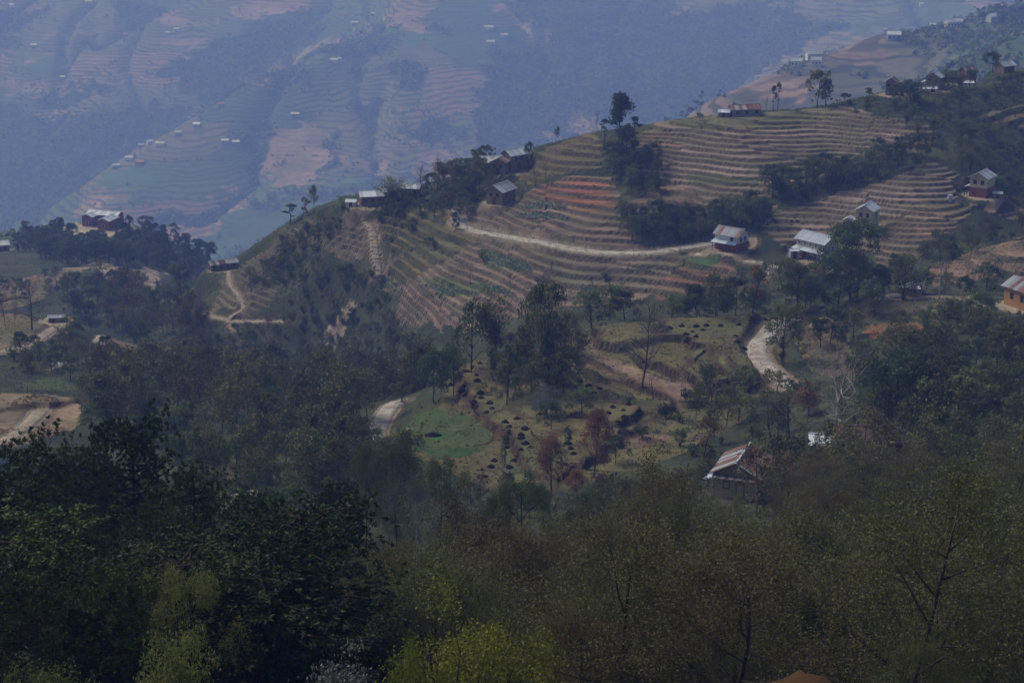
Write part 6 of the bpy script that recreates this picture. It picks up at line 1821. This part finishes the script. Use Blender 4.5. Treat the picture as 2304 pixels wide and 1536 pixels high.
# ------------------------------------------------------------------ small things
p = at(2113, 672, 300)
root = empty('power_pole', p)
tag(root, 'grey power pole standing on the grass shelf at right', 'pole')
V, Fq = tubes([(np.array([(0, 0, -0.5), (0, 0, 3.5), (0, 0, 7.2)]), np.array([0.13, 0.11, 0.08]))], 8)
mesh_np('shaft', V, Fq, plain_mat('concrete', (0.38, 0.38, 0.39), 0.8, 0.2, 3, 0.1), root, smooth=True)
boxes('crossarm', [(-0.7, 0.7, -0.05, 0.05, 6.6, 6.72)], M_WOOD, root)
for sx in (-0.6, 0, 0.6): boxes('insulator', [(sx - 0.05, sx + 0.05, -0.05, 0.05, 6.72, 6.92)], M_WHITE, root)


def mound(name, p, rx, ry, h, mat, label, cat, seed, rz=0.0):
    rr = np.random.default_rng(seed)
    n, m = 14, 6
    V = [(0, 0, h * 0.985)]
    for k in range(1, m + 1):
        f = k / m
        for j in range(n):
            an = j * 2 * math.pi / n
            q = f * (1 + 0.07 * rr.normal())
            V.append((rx * q * math.cos(an), ry * q * math.sin(an), h * (1 - f ** 1.7) * (1 + 0.012 * rr.normal()) - 0.3 * (k == m)))
    me = bpy.data.meshes.new(name)
    me.from_pydata(V, [], [(0, 1 + j, 1 + (j + 1) % n) for j in range(n)] + [(1 + (k - 1) * n + j, 1 + k * n + j, 1 + k * n + (j + 1) % n, 1 + (k - 1) * n + (j + 1) % n) for k in range(1, m) for j in range(n)])
    for pl in me.polygons: pl.use_smooth = True
    me.materials.append(mat)
    o = obj(name, me); o.location = p; o.rotation_euler = (0, 0, rz)
    tag(o, label, cat)
    return o


mound('haystack', at(1915, 520, 420), 2.2, 1.4, 1.6, M_HAY, 'tan hay heap left of the narrow cream house', 'haystack', 1)
mound('soil_heap', at(1855, 735, 280), 3.0, 1.8, 1.8, plain_mat('loose_earth', (0.30, 0.20, 0.12), 0.95, 0.3, 2, 0.05, bump=0.3), 'bare earth heap among dark trees right of the road bend', 'earth heap', 2)
M_EARTH = plain_mat('mound_earth', (0.085, 0.047, 0.022), 0.95, 0.35, 2, 0.05, bump=0.4)
a_, t_ = ray(1815, 1523)
mound('earth_bank', Vector((a_ * 50, 50, ground(a_ * 50, 50))), 3.2, 3.6, t_ * 50 - ground(a_ * 50, 50), M_EARTH, 'orange-brown earth bank at the bottom edge, right', 'earth bank', 3)
mound('white_heap', at(905, 803, 240), 1.3, 0.8, 0.6, M_CLOTH, 'little white heap left of the knoll grove', 'heap', 4)
mound('stone_pile', at(2012, 668, 300), 2.2, 1.2, 0.7, M_STONE, 'pale stone pile behind the grass shelf', 'stones', 5)
mound('rock_heap', at(920, 968, 230), 1.2, 0.7, 0.5, M_STONE, 'pale rocks in the green meadow', 'rocks', 7)
mound('rock_heap', at(975, 980, 230), 1.5, 0.8, 0.6, M_DUNG, 'dark rocks in the green meadow', 'rocks', 8)
p = at(2137, 452, 420)
o = boxes('water_tank', [(-0.5, 0.5, -0.4, 0.4, -0.3, 1.5)], M_TINB, None); o.location = p
tag(o, 'small white tank left of the brick and cream house', 'tank')
o = boxes('tarpaulin', [(-2.2, 2.2, -0.9, 0.9, 0.25, 0.33), (-2.1, -2.0, -0.8, -0.7, -0.4, 0.25), (2.0, 2.1, 0.7, 0.8, -0.4, 0.25)], M_TIND, None); o.location = at(135, 822, 330); o.rotation_euler = (R(18), 0, R(25))
tag(o, 'long grey sheet roof lying on posts among the small left fields', 'shelter')
# ------------------------------------------------------------------ the valley haze
hm, hnt, hout = new_mat('haze_air')
pv = N(hnt, 'ShaderNodeVolumePrincipled')
pv.inputs['Color'].default_value = (0.25, 0.38, 1.0, 1)
pv.inputs['Absorption Color'].default_value = (1, 1, 1, 1)
pv.inputs['Density'].default_value = 0.00035
pv.inputs['Anisotropy'].default_value = 0.0
hnt.links.new(pv.outputs[0], hout.inputs['Volume'])
zb, zt_ = float(ZZ.min()) - 2, max(12.0, float(ZZ.max()) + 8)
hx, hy0, hy1 = 3300, -150, 6700
V = [(sx * hx, hy, hz) for hz in (zb, zt_) for hy in (hy0, hy1) for sx in (-1, 1)]
F = [(0, 2, 3, 1), (4, 5, 7, 6), (0, 1, 5, 4), (2, 6, 7, 3), (0, 4, 6, 2), (1, 3, 7, 5)]
hz_o = mesh_np('haze', np.array(V), np.array(F), hm)
tag(hz_o, 'blue haze filling the valley air', 'haze', kind='stuff')
